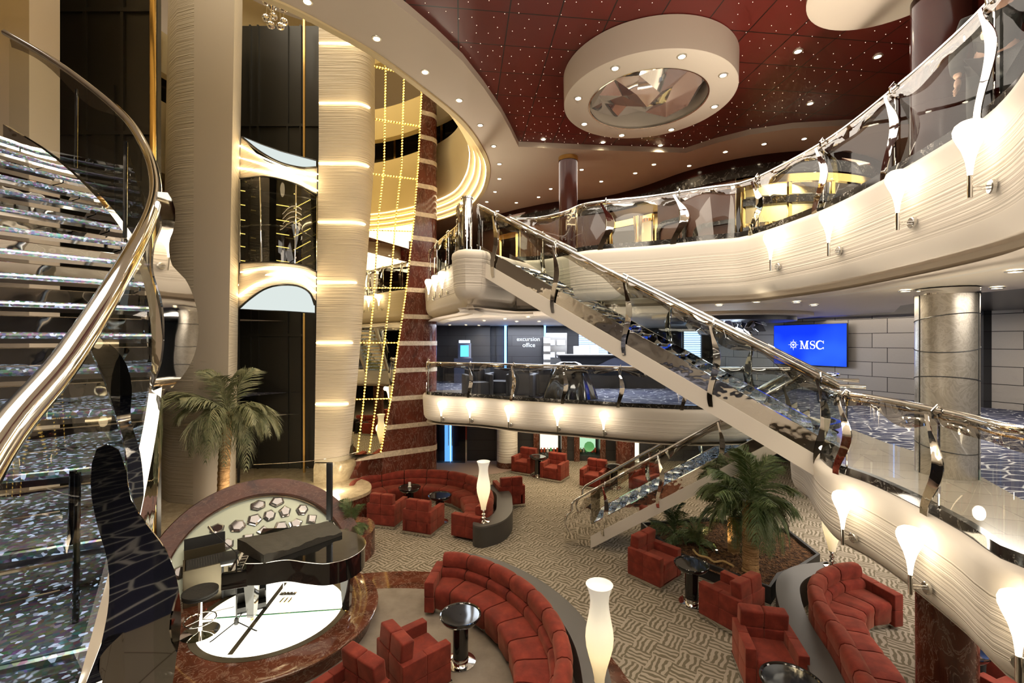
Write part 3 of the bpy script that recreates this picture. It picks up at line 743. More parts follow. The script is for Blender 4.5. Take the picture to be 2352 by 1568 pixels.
def post_mesh(h=.9, w=.13, amp=.05, shear=0.0):
    # wavy mirror-polished band standing on edge of the glass, hooked at the top; x along the rail, y outward
    mb = MB(); L, R = [], []
    N = 22
    for i in range(N + 1):
        k = i / N; z = -.16 + (h + .12) * k
        c = amp * math.sin(2 * PI * (k * 1.05 + .12)); ww = w * (.28 + .55 * math.sin(PI * min(1, k * 1.15)) ** .7 + .22 * math.sin(2 * PI * k * 1.3 + 2.2) * (1 - k))
        ww = max(ww, .02)
        y = .055 + .03 * math.sin(PI * k)
        L.append(Vector((c - ww / 2, y, z))); R.append(Vector((c + ww / 2, y, z)))
    mb.smooth = True
    n = Vector((0, .008, 0))
    rows = [[a, b, b + n, a + n] for a, b in zip(L, R)]
    mb.quadstrip(rows, closed=True, cap=True)
    # hook over the handrail
    mb.tube([(0, .06, h - .06), (0, .07, h + .0), (0, .03, h + .05), (0, -.02, h + .02)], .012, 8)
    # standing rod behind the glass
    mb.tube([(0, .02, 0), (0, .02, h)], .009, 8)
    bmesh.ops.recalc_face_normals(mb.bm, faces=mb.bm.faces[:])
    return mb
POST = {}
def add_posts(t, path, side, ds, h, key='a', first=.25, w=.13, name='post'):
    if (key, h) not in POST:
        o = post_mesh(h, w, .05 if w < .15 else .10).build(name, 'chrome_wave', None, sharp=40, recalc=False); POST[(key, h)] = o.data; o.name = name + '_source'; bpy.data.objects.remove(o)
    Ls = [0]
    for a, b in zip(path, path[1:]): Ls.append(Ls[-1] + (b - a).length)
    s = first; nr = normals(path)
    while s < Ls[-1] - .15:
        j = max(i for i in range(len(Ls)) if Ls[i] <= s); j = min(j, len(path) - 2)
        k = (s - Ls[j]) / max(1e-6, Ls[j + 1] - Ls[j]); p = path[j].lerp(path[j + 1], k); n = nr[j] * side
        o = bpy.data.objects.new(name, POST[(key, h)]); COL.objects.link(o); o.parent = t
        o.location = p - t.location; o.rotation_euler = (0, 0, math.atan2(-n.x, n.y))
        s += ds
def railing(path, side, name='glass_railing', label=None, cat='railing', h=.9, channel='marble_black', ch=.09, post=1.5, glass='glass', parent=None, panel=1.5, first=.25, vamp=.07, vh=.13, r=.027, hand=None, skirt=False, w=.13, group=None):
    t = parent
    if t is None: t = thing(name, label, cat, path[0], group=group)
    mb = MB(); mb.tube(hand or [p + Vector((0, 0, h)) for p in path], r, 12); wch(mb.build('handrail', 'chrome'), t)
    mb = MB(); mb.tube([p + Vector((0, 0, h - .055)) for p in offs(path, side * .02)], .008, 6); wch(mb.build('rail_underside', 'brass'), t)
    mb = MB(); mb.smooth = True; mb.sweep_solid(path, [(-.03, 0), (.035, 0), (.035, ch), (-.03, ch)], side); wch(mb.build('skirt' if skirt else 'base_channel', channel), t)
    L = 0; pan = [path[0]]; dist = 0; k = 0
    chunks = []
    for a, b in zip(path, path[1:]):
        dist += (b - a).length; pan.append(b)
        if dist >= panel: chunks.append(pan); pan = [b]; dist = 0
    if len(pan) > 1:
        if dist < .4 and chunks: chunks[-1] += pan[1:]
        else: chunks.append(pan)
    for c in chunks:
        mb = MB(); mb.smooth = True; mb.sweep([p for p in c], [(0, ch), (0, h - .04)], side); wch(mb.build('glass_panel', glass), t)
    # mirror-polished valance with a wavy lower edge
    rp = resample(path, .06); nr = normals(rp); mb = MB(); mb.smooth = True; rows = []
    s = 0
    for i, (p, n) in enumerate(zip(rp, nr)):
        s = i * .06; d = vh + vamp * (.6 * math.sin(s * 4.1 + .7) + .4 * math.sin(s * 7.3 + 2.))
        o1 = p + n * side * (.03 + .006 * math.sin(s * 9)); o2 = p + n * side * (.04 + .012 * math.sin(s * 11 + 1))
        rows.append([o1 + Vector((0, 0, h - .02)), o2 + Vector((0, 0, h - d * .55)), o1 + Vector((0, 0, h - .02 - d))])
    mb.quadstrip(rows); wch(mb.build('valance', 'glass_mirrored', recalc=False, sharp=60), t)
    if post: add_posts(t, path, side, post, h, key=str(w), first=first, w=w)
    return t

def stair_flight(name, label, P0, P1, W, n, foot=False):
    # P0 top, P1 bottom of the near stringer's upper edge; W vector across to the far stringer
    P0, P1, W = Vector(P0), Vector(P1), Vector(W)
    t = thing(name, label, 'staircase', (P1.x, P1.y, round(P1.z - .28, 3)))
    d = P1 - P0
    path = [P0.lerp(P1, i / 40) for i in range(41)]
    far = [p + W for p in path]
    out = Vector((W.x, W.y, 0)).normalized()
    side = 1 if normals(path)[0].dot(-out) > 0 else -1
    for pth, sd, nm in ((path, side, 0), (far, -side, 1)):
        mb = MB(); mb.sweep_solid([pth[0], pth[-1]], [(-.06, -.28), (.05, -.28), (.05, 0), (-.06, 0)], sd); wch(mb.build('stringer', 'satin' if nm else 'plaster_white'), t)
    ext = path; hand = None
    if foot:
        u = (P1 - P0).normalized()
        ext = path + [P1 + u * (.12 * i) for i in range(1, 5)]
        hp = [p + Vector((0, 0, 1.03)) for p in path + [P1 + u * .2, P1 + u * .42]]
        e = hp[-1]; hu = Vector((u.x, u.y, 0)).normalized()
        curl = spline([e, e + hu * .10 + Vector((0, 0, -.10)), e + hu * .12 + Vector((0, 0, -.28)), e + hu * .24 + Vector((0, 0, -.42)), e + hu * .27 + Vector((0, 0, -.62)), e + hu * .18 + Vector((0, 0, -.78))], .05)
        hand = hp + curl[1:]
    if not foot:
        hu0 = Vector((d.x, d.y, 0)).normalized(); hand = [p + Vector((0, 0, 1.03)) for p in path] + [path[-1] + hu0 * .26 + Vector((0, 0, 1.03))]
    railing(path, side, h=1.03, channel='chrome_wave', ch=.26, post=1.45, parent=t, first=.5, hand=hand, skirt=True, vh=.17, vamp=.10, w=.12)
    railing(far, -side, h=1.03, channel='chrome_wave', ch=.26, post=1.45, parent=t, first=.9, hand=[p + W for p in hand] if hand else None, skirt=True, w=.12)
    if foot:
        for o in (Vector((0, 0, 0)), W):
            q = P1 + o; hu = Vector((d.x, d.y, 0)).normalized()
            pl = [q + Vector((0, 0, -.26)), q + hu * .62 + Vector((0, 0, -.27)), q + hu * .66 + Vector((0, 0, .05)), q + hu * .52 + Vector((0, 0, .22)), q + hu * .42 + Vector((0, 0, .44)), q + hu * .2 + Vector((0, 0, .56)), q + Vector((0, 0, .75))]
            MBp = MB().plate(pl, .02, -out); wch(MBp.build('newel_plate', 'chrome_wave'), t)
    run = Vector((d.x, d.y, 0)); rl = run.length / n; hu = run.normalized(); rise = -d.z / n
    Wn = W - W.normalized() * .14; o0 = W.normalized() * .07
    for i in range(n):
        b = P0 + hu * rl * i + Vector((0, 0, .02 - rise * (i + .5)) ) + o0
        M = Matrix(((hu.x, out.x, 0, 0), (hu.y, out.y, 0, 0), (0, 0, 1, 0), (0, 0, 0, 1)))
        L = Wn.length
        c = b + hu * rl * .55 + out * L / 2
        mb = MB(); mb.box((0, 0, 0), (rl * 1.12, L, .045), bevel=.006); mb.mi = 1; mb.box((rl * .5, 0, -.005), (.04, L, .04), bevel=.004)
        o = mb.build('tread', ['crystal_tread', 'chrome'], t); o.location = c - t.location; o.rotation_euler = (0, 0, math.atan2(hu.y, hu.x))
        mb = MB(); mb.box((0, 0, 0), (.012, L, rise - .05)); o = mb.build('riser', 'chrome_wave', t); o.location = c + hu * rl * .35 + Vector((0, 0, -rise / 2)) - t.location; o.rotation_euler = (0, 0, math.atan2(hu.y, hu.x))
    return t

def build_rails():
    railing([Vector((p.x, p.y, TM)) for p in P_MIDFAR if p.x > -2.6 and p.x < 6.3], -1, label='long glass railing with polished handrail along the far middle balcony', post=1.35, first=.5)
    railing([Vector((p.x, p.y, TM)) for p in P_MIDNEAR if p.y < 5.95 or False], -1, label='glass railing with wavy mirror posts along the right middle balcony', post=1.25, first=.9, w=.17, r=.032)
    railing([Vector((p.x, p.y, TM)) for p in P_MIDNEAR if 7.42 < p.y < 8.6 and p.x > 4.5], -1, label='short glass railing guarding the stair opening on the middle deck', post=0, panel=.9, vh=.05, vamp=.0)
    railing([Vector((p.x, p.y, TU)) for p in P_UP], -1, label='long curved glass railing with wavy mirror posts along the upper right balcony', post=1.3, first=2.2, w=.17, r=.03)
    railing([Vector((p.x, p.y, TU)) for p in P_UPFAR if p.y < 13.5 and not (p.x > -.9 and p.y < 9.2)], -1, label='glass railing on the upper left tongue beside the red marble pier', post=1.2, vamp=.1)
    # polished corner post at the stair head
    stair_flight('staircase', 'straight staircase descending from the upper deck with polished handrails', (-.66, 8.80, 6.41), (4.12, 5.72, 3.21), (.62, .92, 0), 18)
    stair_flight('staircase', 'lower straight staircase reaching the lounge carpet with a curled mirror foot', (5.9, 9.03, 3.20), (1.84, 10.6, .28), (.42, 1.06, 0), 17, foot=True)
    mb = MB(); mb.lathe([(.10, 0), (.10, 1.0)], (0, 0, 0), 20, caps=True); mb.lathe([(.12, 1.0), (.12, 1.03)], (0, 0, 0), 20, caps=True)
    tag(mb.build('newel_post', 'chrome_wave', loc=(-.86, 8.72, TU)), 'thick mirror-polished newel post on the white pod at the stair head', 'newel post')

def spiral():
    # centre of the spiral to the left of the camera; rail points measured off the stair itself
    hp = [(0, 1010, .70), (150, 830, .95), (300, 590, 1.5), (350, 482, 2.0), (357, 420, 2.4), (338, 350, 2.85), (290, 272, 3.3), (195, 190, 3.75), (100, 125, 4.0), (12, 75, 4.1)]
    H = [at(*q) for q in hp]
    H = [H[0] + (H[0] - H[1]) * 1.4 + Vector((.10, 0, 0)), H[0] + (H[0] - H[1]) * .7 + Vector((.03, 0, 0))] + H
    H = spline(H, .05)
    t = thing('spiral_staircase', 'sweeping spiral staircase with thick polished handrail and crystal treads beside the camera', 'staircase', (-1.0, .3, ZM))
    hh = .95
    wch(MB().tube(H, .027, 16).build('handrail', 'chrome'), t)
    base = [p + Vector((0, 0, -hh)) for p in H]
    # glass in panels
    panels = []; cur = [base[0]]; dist = 0
    for a, b in zip(base, base[1:]):
        dist += (b - a).length; cur.append(b)
        if dist > 1.05: panels.append(cur); cur = [b]; dist = 0
    if len(cur) > 2: panels.append(cur)
    for c in panels:
        mb = MB(); mb.smooth = True; mb.sweep(c, [(0, .10), (0, hh - .04)], -1); wch(mb.build('glass_panel', 'glass'), t)
    # outer stringer: mirror band below the glass
    mb = MB(); mb.smooth = True; mb.sweep_solid(base, [(-.015, -.16), (.03, -.16), (.03, .12), (-.015, .12)], -1); wch(mb.build('stringer', 'chrome_wave'), t)
    mb = MB(); mb.smooth = True
    rp = resample(H, .05); nr = normals(rp); rows = []
    for i, (p, n) in enumerate(zip(rp, nr)):
        s = i * .05; d = .17 + .09 * math.sin(s * 3.6 + 1)
        rows.append([p - n * .03 + Vector((0, 0, -.03)), p - n * .045 + Vector((0, 0, -.03 - d * .6))])
    k = len(rows) // 2
    mb.quadstrip(rows[k:]); wch(mb.build('valance', 'glass_mirrored', recalc=False), t)
    # black clamps
    # inner edge: offset towards the centre of the turn
    inner = [p + n * 1.35 for p, n in zip(base, normals(base))]
    mb = MB(); mb.sweep_solid([p + Vector((0, 0, 0)) for p in resample(inner, .2)], [(-.02, -.2), (.02, -.2), (.02, .1), (-.02, .1)], 1); wch(mb.build('stringer', 'chrome'), t)
    # treads every .17 of height
    z = base[0].z + .1; i = 0
    zs = [p.z for p in base]
    nb = normals(base)
    while z < base[-1].z:
        j = min(range(len(base)), key=lambda q: abs(zs[q] - z)); z += .17
        j2 = min(len(base) - 1, min(range(len(base)), key=lambda q: abs(zs[q] - (z + .02))))
        if j2 <= j: continue
        zz = z - .17 - .0
        a, b = base[j].copy(), base[j2].copy(); ai, bi = a + nb[j] * 1.33, b + nb[j2] * 1.33
        # keep the inner corners from crossing on the tight side
        m = (ai + bi) / 2; dd = (b - a) * .18; ai, bi = m - dd, m + dd
        ext = (b - a) * .12
        poly = [Vector((q.x, q.y, 0)) for q in (a - ext, b, bi, ai - ext * .5)]
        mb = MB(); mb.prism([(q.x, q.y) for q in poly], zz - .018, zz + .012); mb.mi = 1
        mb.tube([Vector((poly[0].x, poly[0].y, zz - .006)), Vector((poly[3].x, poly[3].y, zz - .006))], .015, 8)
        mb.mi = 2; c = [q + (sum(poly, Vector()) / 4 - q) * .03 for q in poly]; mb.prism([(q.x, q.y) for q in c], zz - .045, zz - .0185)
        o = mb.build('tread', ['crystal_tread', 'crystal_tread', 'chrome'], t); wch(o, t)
        mb = MB(); q0, q1 = poly[1], poly[2]; mb.plate([Vector((q0.x, q0.y, zz + .10)), Vector((q1.x, q1.y, zz + .10)), Vector((q1.x, q1.y, zz + .015)), Vector((q0.x, q0.y, zz + .015))], .01, (b - a)); wch(mb.build('riser', 'chrome_wave'), t)
    # wavy mirror posts: individually sized plates on the outside of the glass
    def plate_post(pts, px0, Y0, d, thick=.012, mat='chrome_soft'):
        # upright plate whose plan line passes through the rail point seen at px0 and runs along d
        O = Vector(((px0 - CX) / F * Y0, Y0, 0)); d = Vector((*d, 0)).normalized(); P = []
        for x, y in pts:
            k = (x - CX) / F; s = (O.x - k * O.y) / (k * d.y - d.x); q = O + d * s; P.append(Vector((q.x, q.y, EYE + (CY - y) / F * q.y)))
        P = spline(P, .03, True)
        wch(MB().plate(P, thick, (-d.y, d.x, 0)).build('post', mat), t)
    plate_post([(222, 1030), (245, 1020), (272, 1035), (290, 1080), (300, 1150), (345, 1215), (385, 1270), (408, 1340), (416, 1430), (405, 1510), (380, 1600), (200, 1600), (232, 1480), (250, 1380), (247, 1290), (222, 1200), (208, 1110)], 310, 1.12, (.8, .6))
    plate_post([(362, 440), (385, 442), (402, 480), (400, 520), (388, 560), (396, 610), (425, 640), (450, 700), (456, 770), (440, 830), (405, 880), (366, 912), (352, 900), (372, 830), (378, 760), (372, 690), (352, 620), (357, 560), (372, 520), (366, 480)], 358, 2.06, (.256, .967))
    plate_post([(205, 778), (232, 776), (265, 800), (292, 840), (303, 890), (300, 960), (322, 1040), (330, 1140), (322, 1180), (298, 1120), (288, 1030), (262, 940), (240, 870)], 260, 1.35, (.5, .86))
    for px, y0, y1, Y in ((178, 1085, 1560, 1.3), (176, 205, 385, 3.9), (289, 325, 545, 3.1), (168, 1080, 1250, 1.3)):
        wch(MB().tube([at(px, y0, Y), at(px - (6 if y0 > 1000 else 2), y1, Y)], .008 if Y < 2 else .012, 8).build('glass_clamp', 'black_gloss'), t)
def face_rot(f): return math.atan2(f[1], f[0]) + PI / 2
def make_armchair():
    t = thing('armchair', 'x', 'armchair', (0, 0, 0), group='red suede cube armchairs')
    MB().box((0, -.01, .038), (.81, .775, .075), bevel=.006).build('plinth', 'steel', t)
    for s in (-1, 1):
        mb = MB()
        for y0, y1 in ((-.38, -.0), (.0, .36)):
            for z0, z1 in ((.07, .335), (.335, .60)):
                mb.box((s * .325, (y0 + y1) / 2, (z0 + z1) / 2), (.14, y1 - y0, z1 - z0), bevel=.016, seg=3)
        mb.build('armrest', 'suede', t)
    mb = MB(); mb.box((0, -.05, .22), (.50, .66, .28), bevel=.02); mb.box((0, -.06, .39), (.505, .66, .12), bevel=.04, seg=4); mb.build('seat', 'suede', t)
    mb = MB()
    for s in (-1, 1):
        mb.box((s * .165, .30, .205), (.33, .12, .26), bevel=.016); mb.box((s * .165, .30, .47), (.33, .13, .27), bevel=.02)
        mb.box((s * .147, .215, .51), (.29, .12, .16), bevel=.03, seg=3)
    mb.build('backrest', 'suede', t)
    mb = MB(); 
    for s in (-1, 1): mb.box((s * .163, .25, .715), (.325, .19, .25), rot=Euler((.10, 0, 0)), bevel=.032, seg=4)
    mb.build('back_cushion', 'suede', t)
    return t
def make_table(name='side_table', r=.31, h=.72, pr=.115):
    t = thing(name, 'x', 'table', (0, 0, 0), group='round black pedestal tables')
    MB().lathe([(.005, .0), (.22, .0), (.225, .012), (.13, .022), (.005, .022)], n=36).build('base', 'chrome', t)
    MB().lathe([(.005, h - .13), (r * .62, h - .125), (r * .86, h - .085), (r * .98, h - .035), (r, h - .01), (r * .985, h), (r * .93, h - .004), (r * .90, h - .016), (.005, h - .018)], n=44).build('tabletop', 'black_gloss', t)
    MB().lathe([(pr, .06), (pr, h - .12)], n=28).build('pedestal', 'black_gloss' if r < .4 else 'chrome', t)
    MB().lathe([(pr + .006, .02), (pr + .006, .075), (pr, .085)], n=28).build('pedestal_collar', 'chrome', t)
    return t

def sofa(name, label, path, side, seats=9, arm0=True, arm1=True, zb=.80, depth=.78):
    # path: back outer line; side: direction of the seats (along left normal * side)
    P = resample(path, n=seats * 6); t = thing(name, label, 'sofa', P[len(P) // 2] * 1.0)
    def seg(nm, a, b, prof, bev=True):
        pts = P[a:b + 1]; N = normals(P)[a:b + 1]; rows = []
        L = (pts[-1] - pts[0]).length; e = .012
        for i, (p, n) in enumerate(zip(pts, N)):
            k = i / (len(pts) - 1)
            sq = 1 - .10 * max(0, abs(2 * k - 1) - .75) / .25
            cx = sum(o for o, z in prof) / len(prof); cz = sum(z for o, z in prof) / len(prof)
            q = p.copy()
            if i == 0: q += (pts[1] - pts[0]).normalized() * e
            if i == len(pts) - 1: q -= (pts[-1] - pts[-2]).normalized() * e
            rows.append([q + n * side * (cx + (o - cx) * sq) + Vector((0, 0, cz + (z - cz) * sq)) for o, z in prof])
        mb = MB(); mb.smooth = True; mb.quadstrip(rows, closed=True, cap=True)
        return wch(mb.build(nm, 'suede', sharp=55), t)
    lower = [(.14, .09), (.70, .09), (.735, .12), (.74, .30), (.75, .36), (.745, .42), (.71, .455), (.60, .465), (.28, .45), (.14, .44)]
    back_lo = [(.0, .10), (.0, .56), (.02, .59), (.20, .60), (.255, .58), (.28, .53), (.275, .45), (.22, .43), (.14, .42), (.14, .10)]
    back_up = [(-.01, .60), (-.02, .72), (.0, .79), (.05, .825), (.13, .825), (.195, .79), (.215, .70), (.205, .61), (.15, .59), (.03, .59)]
    for i in range(seats):
        seg('seat_cushion', i * 6, i * 6 + 6, lower); seg('back_panel', i * 6, i * 6 + 6, back_lo); seg('back_cushion', i * 6, i * 6 + 6, back_up)
    mb = MB(); mb.sweep_solid(P, [(.10, .0), (.66, .0), (.66, .09), (.10, .09)], side); wch(mb.build('plinth', 'steel'), t)
    N = normals(P)
    for flag, i, sgn in ((arm0, 0, -1), (arm1, len(P) - 1, 1)):
        if not flag: continue
        n = N[i] * side; d = (P[1] - P[0]) if i == 0 else (P[-1] - P[-2]); d.normalize(); a = math.atan2(n.y, n.x)
        mb = MB(); c = P[i] + d * sgn * .085 + n * .37
        for u0, u1 in ((-.40, .0), (.0, .40)):
            for z0, z1 in ((.07, .34), (.34, .60)):
                q = c + n * ((u0 + u1) / 2); mb.box((q.x, q.y, (z0 + z1) / 2), (u1 - u0, .17, z1 - z0), rot=a, bevel=.02, seg=3)
        wch(mb.build('armrest', 'suede'), t)
    return t
def console(label, path, w=.34, h=.5, side=1):
    t = thing('console_shelf', label, 'console', path[len(path) // 2])
    N = normals(path)
    A = [p + n * w / 2 for p, n in zip(path, N)]; B = [p - n * w / 2 for p, n in zip(path, N)]
    def cap(p, d, n):
        return [p + n * (w / 2 * math.cos(a)) + d * (w / 2 * math.sin(a)) for a in [PI * k / 12 for k in range(1, 12)]]
    d1 = (path[-1] - path[-2]).normalized(); d0 = (path[0] - path[1]).normalized()
    poly = A + cap(path[-1], d1, N[-1]) + B[::-1] + cap(path[0], d0, N[0] * -1)
    wch(MB().prism([(p.x, p.y) for p in poly], .0, h - .04).build('body', 'console_side'), t)
    c = poly
    wch(MB().prism([(p.x, p.y) for p in c], h - .038, h).build('top', 'grey_leather'), t)
    return t
def make_vase_lamp():
    t = thing('vase_lamp', 'x', 'lamp', (0, 0, 0), group='tall glowing vase lamps')
    MB().lathe([(.005, 0), (.14, 0), (.142, .012), (.06, .03), (.03, .05), (.028, .07), (.05, .09), (.05, .11), (.026, .13), (.026, .15), (.045, .17), (.045, .19), (.024, .21), (.024, .25), (.05, .275), (.062, .30)], n=32).build('base', 'chrome', t)
    pr = [(.058, 0), (.064, .06), (.085, .16), (.125, .30), (.155, .42), (.165, .52), (.158, .62), (.135, .74), (.115, .86), (.108, .94), (.115, 1.02), (.135, 1.09), (.155, 1.14), (.16, 1.15), (.15, 1.14), (.128, 1.08), (.105, 1.0), (.10, .94)]
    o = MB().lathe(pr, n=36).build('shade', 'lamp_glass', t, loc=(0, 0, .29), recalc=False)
    return t

def make_sconce():
    # back plate at the wall (y=0), lamp stands out along -y
    t = thing('wall_sconce', 'x', 'wall lamp', (0, 0, 0), group='flame-shaped wall sconces')
    mb = MB(); mb.lathe([(.005, 0), (.052, 0), (.052, .022), (.045, .028), (.005, .028)], n=24)
    for v in mb.bm.verts: v.co = Matrix.Rotation(PI / 2, 4, 'X') @ v.co
    mb.build('wall_plate', 'steel', t)
    MB().tube([(0, -.02, .012), (0, -.13, .012)], .006, 8).tube([(0, -.02, -.012), (0, -.13, -.012)], .006, 8).build('bracket', 'chrome', t)
    MB().tube([(0, -.13, -.065), (0, -.13, .10)], .017, 14).build('holder', 'chrome', t)
    MB().lathe([(.014, .09), (.018, .14), (.027, .21), (.048, .29), (.078, .36), (.096, .41), (.098, .445), (.086, .48), (.06, .50), (.02, .505), (.002, .506)], (0, -.13, 0), 24).build('shade', 'shade_glow', t)
    return t
def build_sconces():
    s0 = make_sconce(); used = [False]
    def place(path, px, z, side, label, grp, lampe=18, k=1.0, out=.10):
        best = None; nr = normals(path)
        for i, p in enumerate(path):
            if p.y < .5: continue
            e = abs(CX + F * p.x / p.y - px)
            if best is None or e < best[0]: best = (e, i)
        i = best[1]; p = path[i]; n = nr[i] * side
        loc = (p.x + n.x * out, p.y + n.y * out, z); rz = math.atan2(n.y, n.x) + PI / 2
        if used[0]: o = dup(s0, loc, rz, label, grp)
        else: used[0] = True; o = s0; o.location = loc; o.rotation_euler = (0, 0, rz); o['label'] = label; o['group'] = grp
        o.scale = (k, k, k)
        lamp('sconce_lamp', 'POINT', (loc[0] + n.x * .24, loc[1] + n.y * .24, z + .44 * k), lampe * .22, size=.07)
        lamp('sconce_uplight', 'SPOT', (loc[0] + n.x * .16, loc[1] + n.y * .16, z + .56 * k), 45, size=.06, rot=(PI, 0, 0), spot=2.3)
        return o
    g = 'flame-shaped wall sconces on the cream balcony fronts'
    words = ['nearest the marble pier', 'second from the marble pier', 'in the middle of the five', 'second from the lower stair', 'nearest the lower stair']
    for i, px in enumerate((1018, 1089, 1183, 1286, 1389)):
        place(P_MIDFAR, px, TM - .62, -1, 'glowing sconce on the far middle balcony front, ' + words[i], g, 30)
    for i, px in enumerate((1986, 2162, 2362)):
        place(P_MIDNEAR, px, (TM - .62, TM - .60, TM - .60)[i], -1, ['glowing sconce on the right middle balcony, smallest and nearest the stair', 'glowing sconce on the right middle balcony, between two others', 'glowing sconce on the right middle balcony, largest at the picture edge'][i], g, 9)
    for i, px in enumerate((1806, 1952, 2122, 2338)):
        place(P_UP, px, TU - (.62, .62, .60, .60)[i], -1, ['glowing sconce on the upper right balcony, smallest of four', 'glowing sconce on the upper right balcony, second smallest of four', 'glowing sconce on the upper right balcony, second largest of four', 'glowing sconce on the upper right balcony, largest of four'][i], g, 9)
    for i, px in enumerate((1004, 1021, 1036)):
        place(P_UPFAR[:-20], px, TU - .58, -1, ['glowing sconce on the upper left balcony, farthest of three beside the pier', 'glowing sconce on the upper left balcony, middle of three beside the pier', 'glowing sconce on the upper left balcony, nearest the white pod'][i], g, 10)

def build_lounge():
    CH = [((2.89, 9.27), (.65, -.76), 'red suede armchair beside the planter, its back towards the carpeted aisle'),
          ((3.79, 7.84), (-.55, .83), 'red suede armchair turned away beside the planter corner, nearest the black pedestal table'),
          ((3.66, 6.50), (-.22, -.98), 'red suede armchair facing the camera against the curved grey console'),
          ((-1.39, 6.38), (.75, .65), 'red suede armchair beside the black table, facing the long curved sofa'),
          ((-2.03, 5.57), (-.57, -.82), 'red suede armchair at the bottom of the picture, next to another on the plain carpet'),
          ((-3.30, 12.05), (.25, .97), 'red suede armchair seen from behind, next to the small palm at the far sofa'),
          ((-2.25, 11.6), (.33, .94), 'red suede armchair seen from behind, between the far sofa and the patterned aisle'),
          ((-.10, 13.5), (-.3, .95), 'red suede armchair standing just behind the grey console of the far sofa'),
          ((.50, 16.75), (-.5, -.87), 'red suede armchair beside the white ribbed column under the far balcony'),
          ((1.50, 15.95), (-.5, -.87), 'red suede armchair in front of the white display niche'),
          ((2.75, 15.1), (-.5, -.87), 'red suede armchair in front of the green display niche'),
          ((4.3, 14.6), (-.8, -.6), 'red suede armchair seen through the glass of the lower stair'),
          ((7.0, 6.55), (-.85, -.5), 'red suede armchair under the seated person behind the brown marble column'),
          ((6.35, 5.5), (-.3, .95), 'red suede armchair at the lower right corner below the balcony')]
    a0 = make_armchair()
    for i, (p, f, lb) in enumerate(CH):
        if i == 0: a0.location = (*p, 0.008); a0.rotation_euler = (0, 0, face_rot(f)); a0['label'] = lb
        else: dup(a0, (*p, 0.008), face_rot(f), lb)
    TB = [((-.77, 6.81), 'round black pedestal table in the hollow of the long curved sofa'), ((3.30, 8.36), 'round black pedestal table beside the planter between two armchairs'),
          ((-2.87, 12.75), 'round black table in front of the far sofa, holding a menu card'), ((-1.92, 12.1), 'round black table in front of the far sofa, nearer the tall lamp'),
          ((.92, 16.2), 'round black table between two armchairs beside the white ribbed column'), ((3.35, 14.9), 'round black table beside the armchair at the green display niche'),
          ((3.36, 5.45), 'round black table in front of the armchair at the bottom right'), ((6.0, 6.1), 'round black table partly behind the brown marble column')]
    t0 = make_table()
    for i, (p, lb) in enumerate(TB):
        if i == 0: t0.location = (*p, .008); t0['label'] = lb
        else:
            o = dup(t0, (*p, .008), 0, lb)
            if i == 6: o.scale = (1.15, 1.15, 1)
    o = MB(); o.box((0, 0, .07), (.07, .006, .14), bevel=.002); o.box((0, 0, .006), (.09, .05, .012), bevel=.002)
    tag(o.build('menu_card', 'paper', loc=(-2.87, 12.75, .722)), 'small upright menu card on the black table of the far sofa', 'menu card')
    # sofas along measured curves
    A = spline([(-1.28, 8.68), (-.9, 8.62), (-.27, 8.22), (.26, 7.62), (.58, 6.99), (.74, 6.4), (.76, 5.8), (.62, 5.2), (.35, 4.7)], .06)
    sofa('curved_sofa', 'long curved red suede sofa in the foreground, backed by a grey console', A, -1, 9)
    console('curved grey console behind the long foreground sofa', spline([(-1.15, 9.10), (-.75, 9.02), (-.2, 8.68), (.42, 8.02), (.86, 7.25), (1.06, 6.5), (1.07, 5.7), (1.0, 5.3)], .08), .36)
    B = spline([(-4.55, 12.6), (-4.6, 13.1), (-4.2, 13.75), (-3.4, 14.15), (-2.4, 14.2), (-1.5, 13.85), (-.85, 13.15), (-.55, 12.3), (-.5, 11.5), (-.72, 10.95)], .08)
    sofa('curved_sofa', 'far curved red suede sofa in front of the marble pier', B, -1, 10)
    console('grey console with rounded end beside the far sofa, carrying a tall lamp', spline([(-.5, 13.5), (-.25, 12.9), (-.2, 12.2), (-.22, 11.5), (-.42, 11.0), (-.72, 10.78)], .08), .42, .5)
    Cc = spline([(6.2, 8.28), (5.8, 8.2), (5.4, 8.0), (4.97, 7.62), (4.64, 7.0), (4.44, 6.3), (4.2, 5.65), (3.98, 5.05)], .06)
    sofa('curved_sofa', 'curved red suede sofa at the right, below the middle balcony', Cc, 1, 8)
    console('curved grey console wrapping the back of the right sofa', spline([(6.15, 8.72), (5.5, 8.56), (5.0, 8.2), (4.68, 7.7), (4.38, 6.98), (4.2, 6.3), (3.98, 5.65), (3.76, 5.0)], .08), .36, .5)
    # lamps
    l0 = make_vase_lamp()
    for i, (p, lb) in enumerate((((1.03, 5.36), 'tall white vase lamp in the foreground on the end of the long console'), ((-.68, 10.85), 'tall white vase lamp on the rounded console end of the far sofa'), ((6.12, 8.70), 'tall white vase lamp on the right console, half hidden by the balcony'))):
        o = l0 if i == 0 else dup(l0, (0, 0, 0), 0, lb)
        o.location = (*p, .502); o['label'] = lb
        lamp('vase_lamp_light', 'POINT', (p[0], p[1], .5 + .9), 12, (1, .74, .40), .2)
    # marble columns on the lounge floor and the silver one above
    struct(MB().lathe([(.285, 0), (.285, 2.5)], (5.25, 5.5, 0), 40, caps=True), 'column_brown_marble', 'marble_column')
    mb = MB(); c = (5.25, 5.5, 0); H0, H1 = ZM, ZU - .97
    mb.lathe([(.29, H0), (.29, H1 - .06)], c, 48); struct(mb, 'column_silver', 'silver_swirl')
    mb = MB(); mb.lathe([(.297, H1 - .07), (.297, H1), (.285, H1)], c, 48); struct(mb, 'trim_column_cap', 'chrome')
    mb = MB()
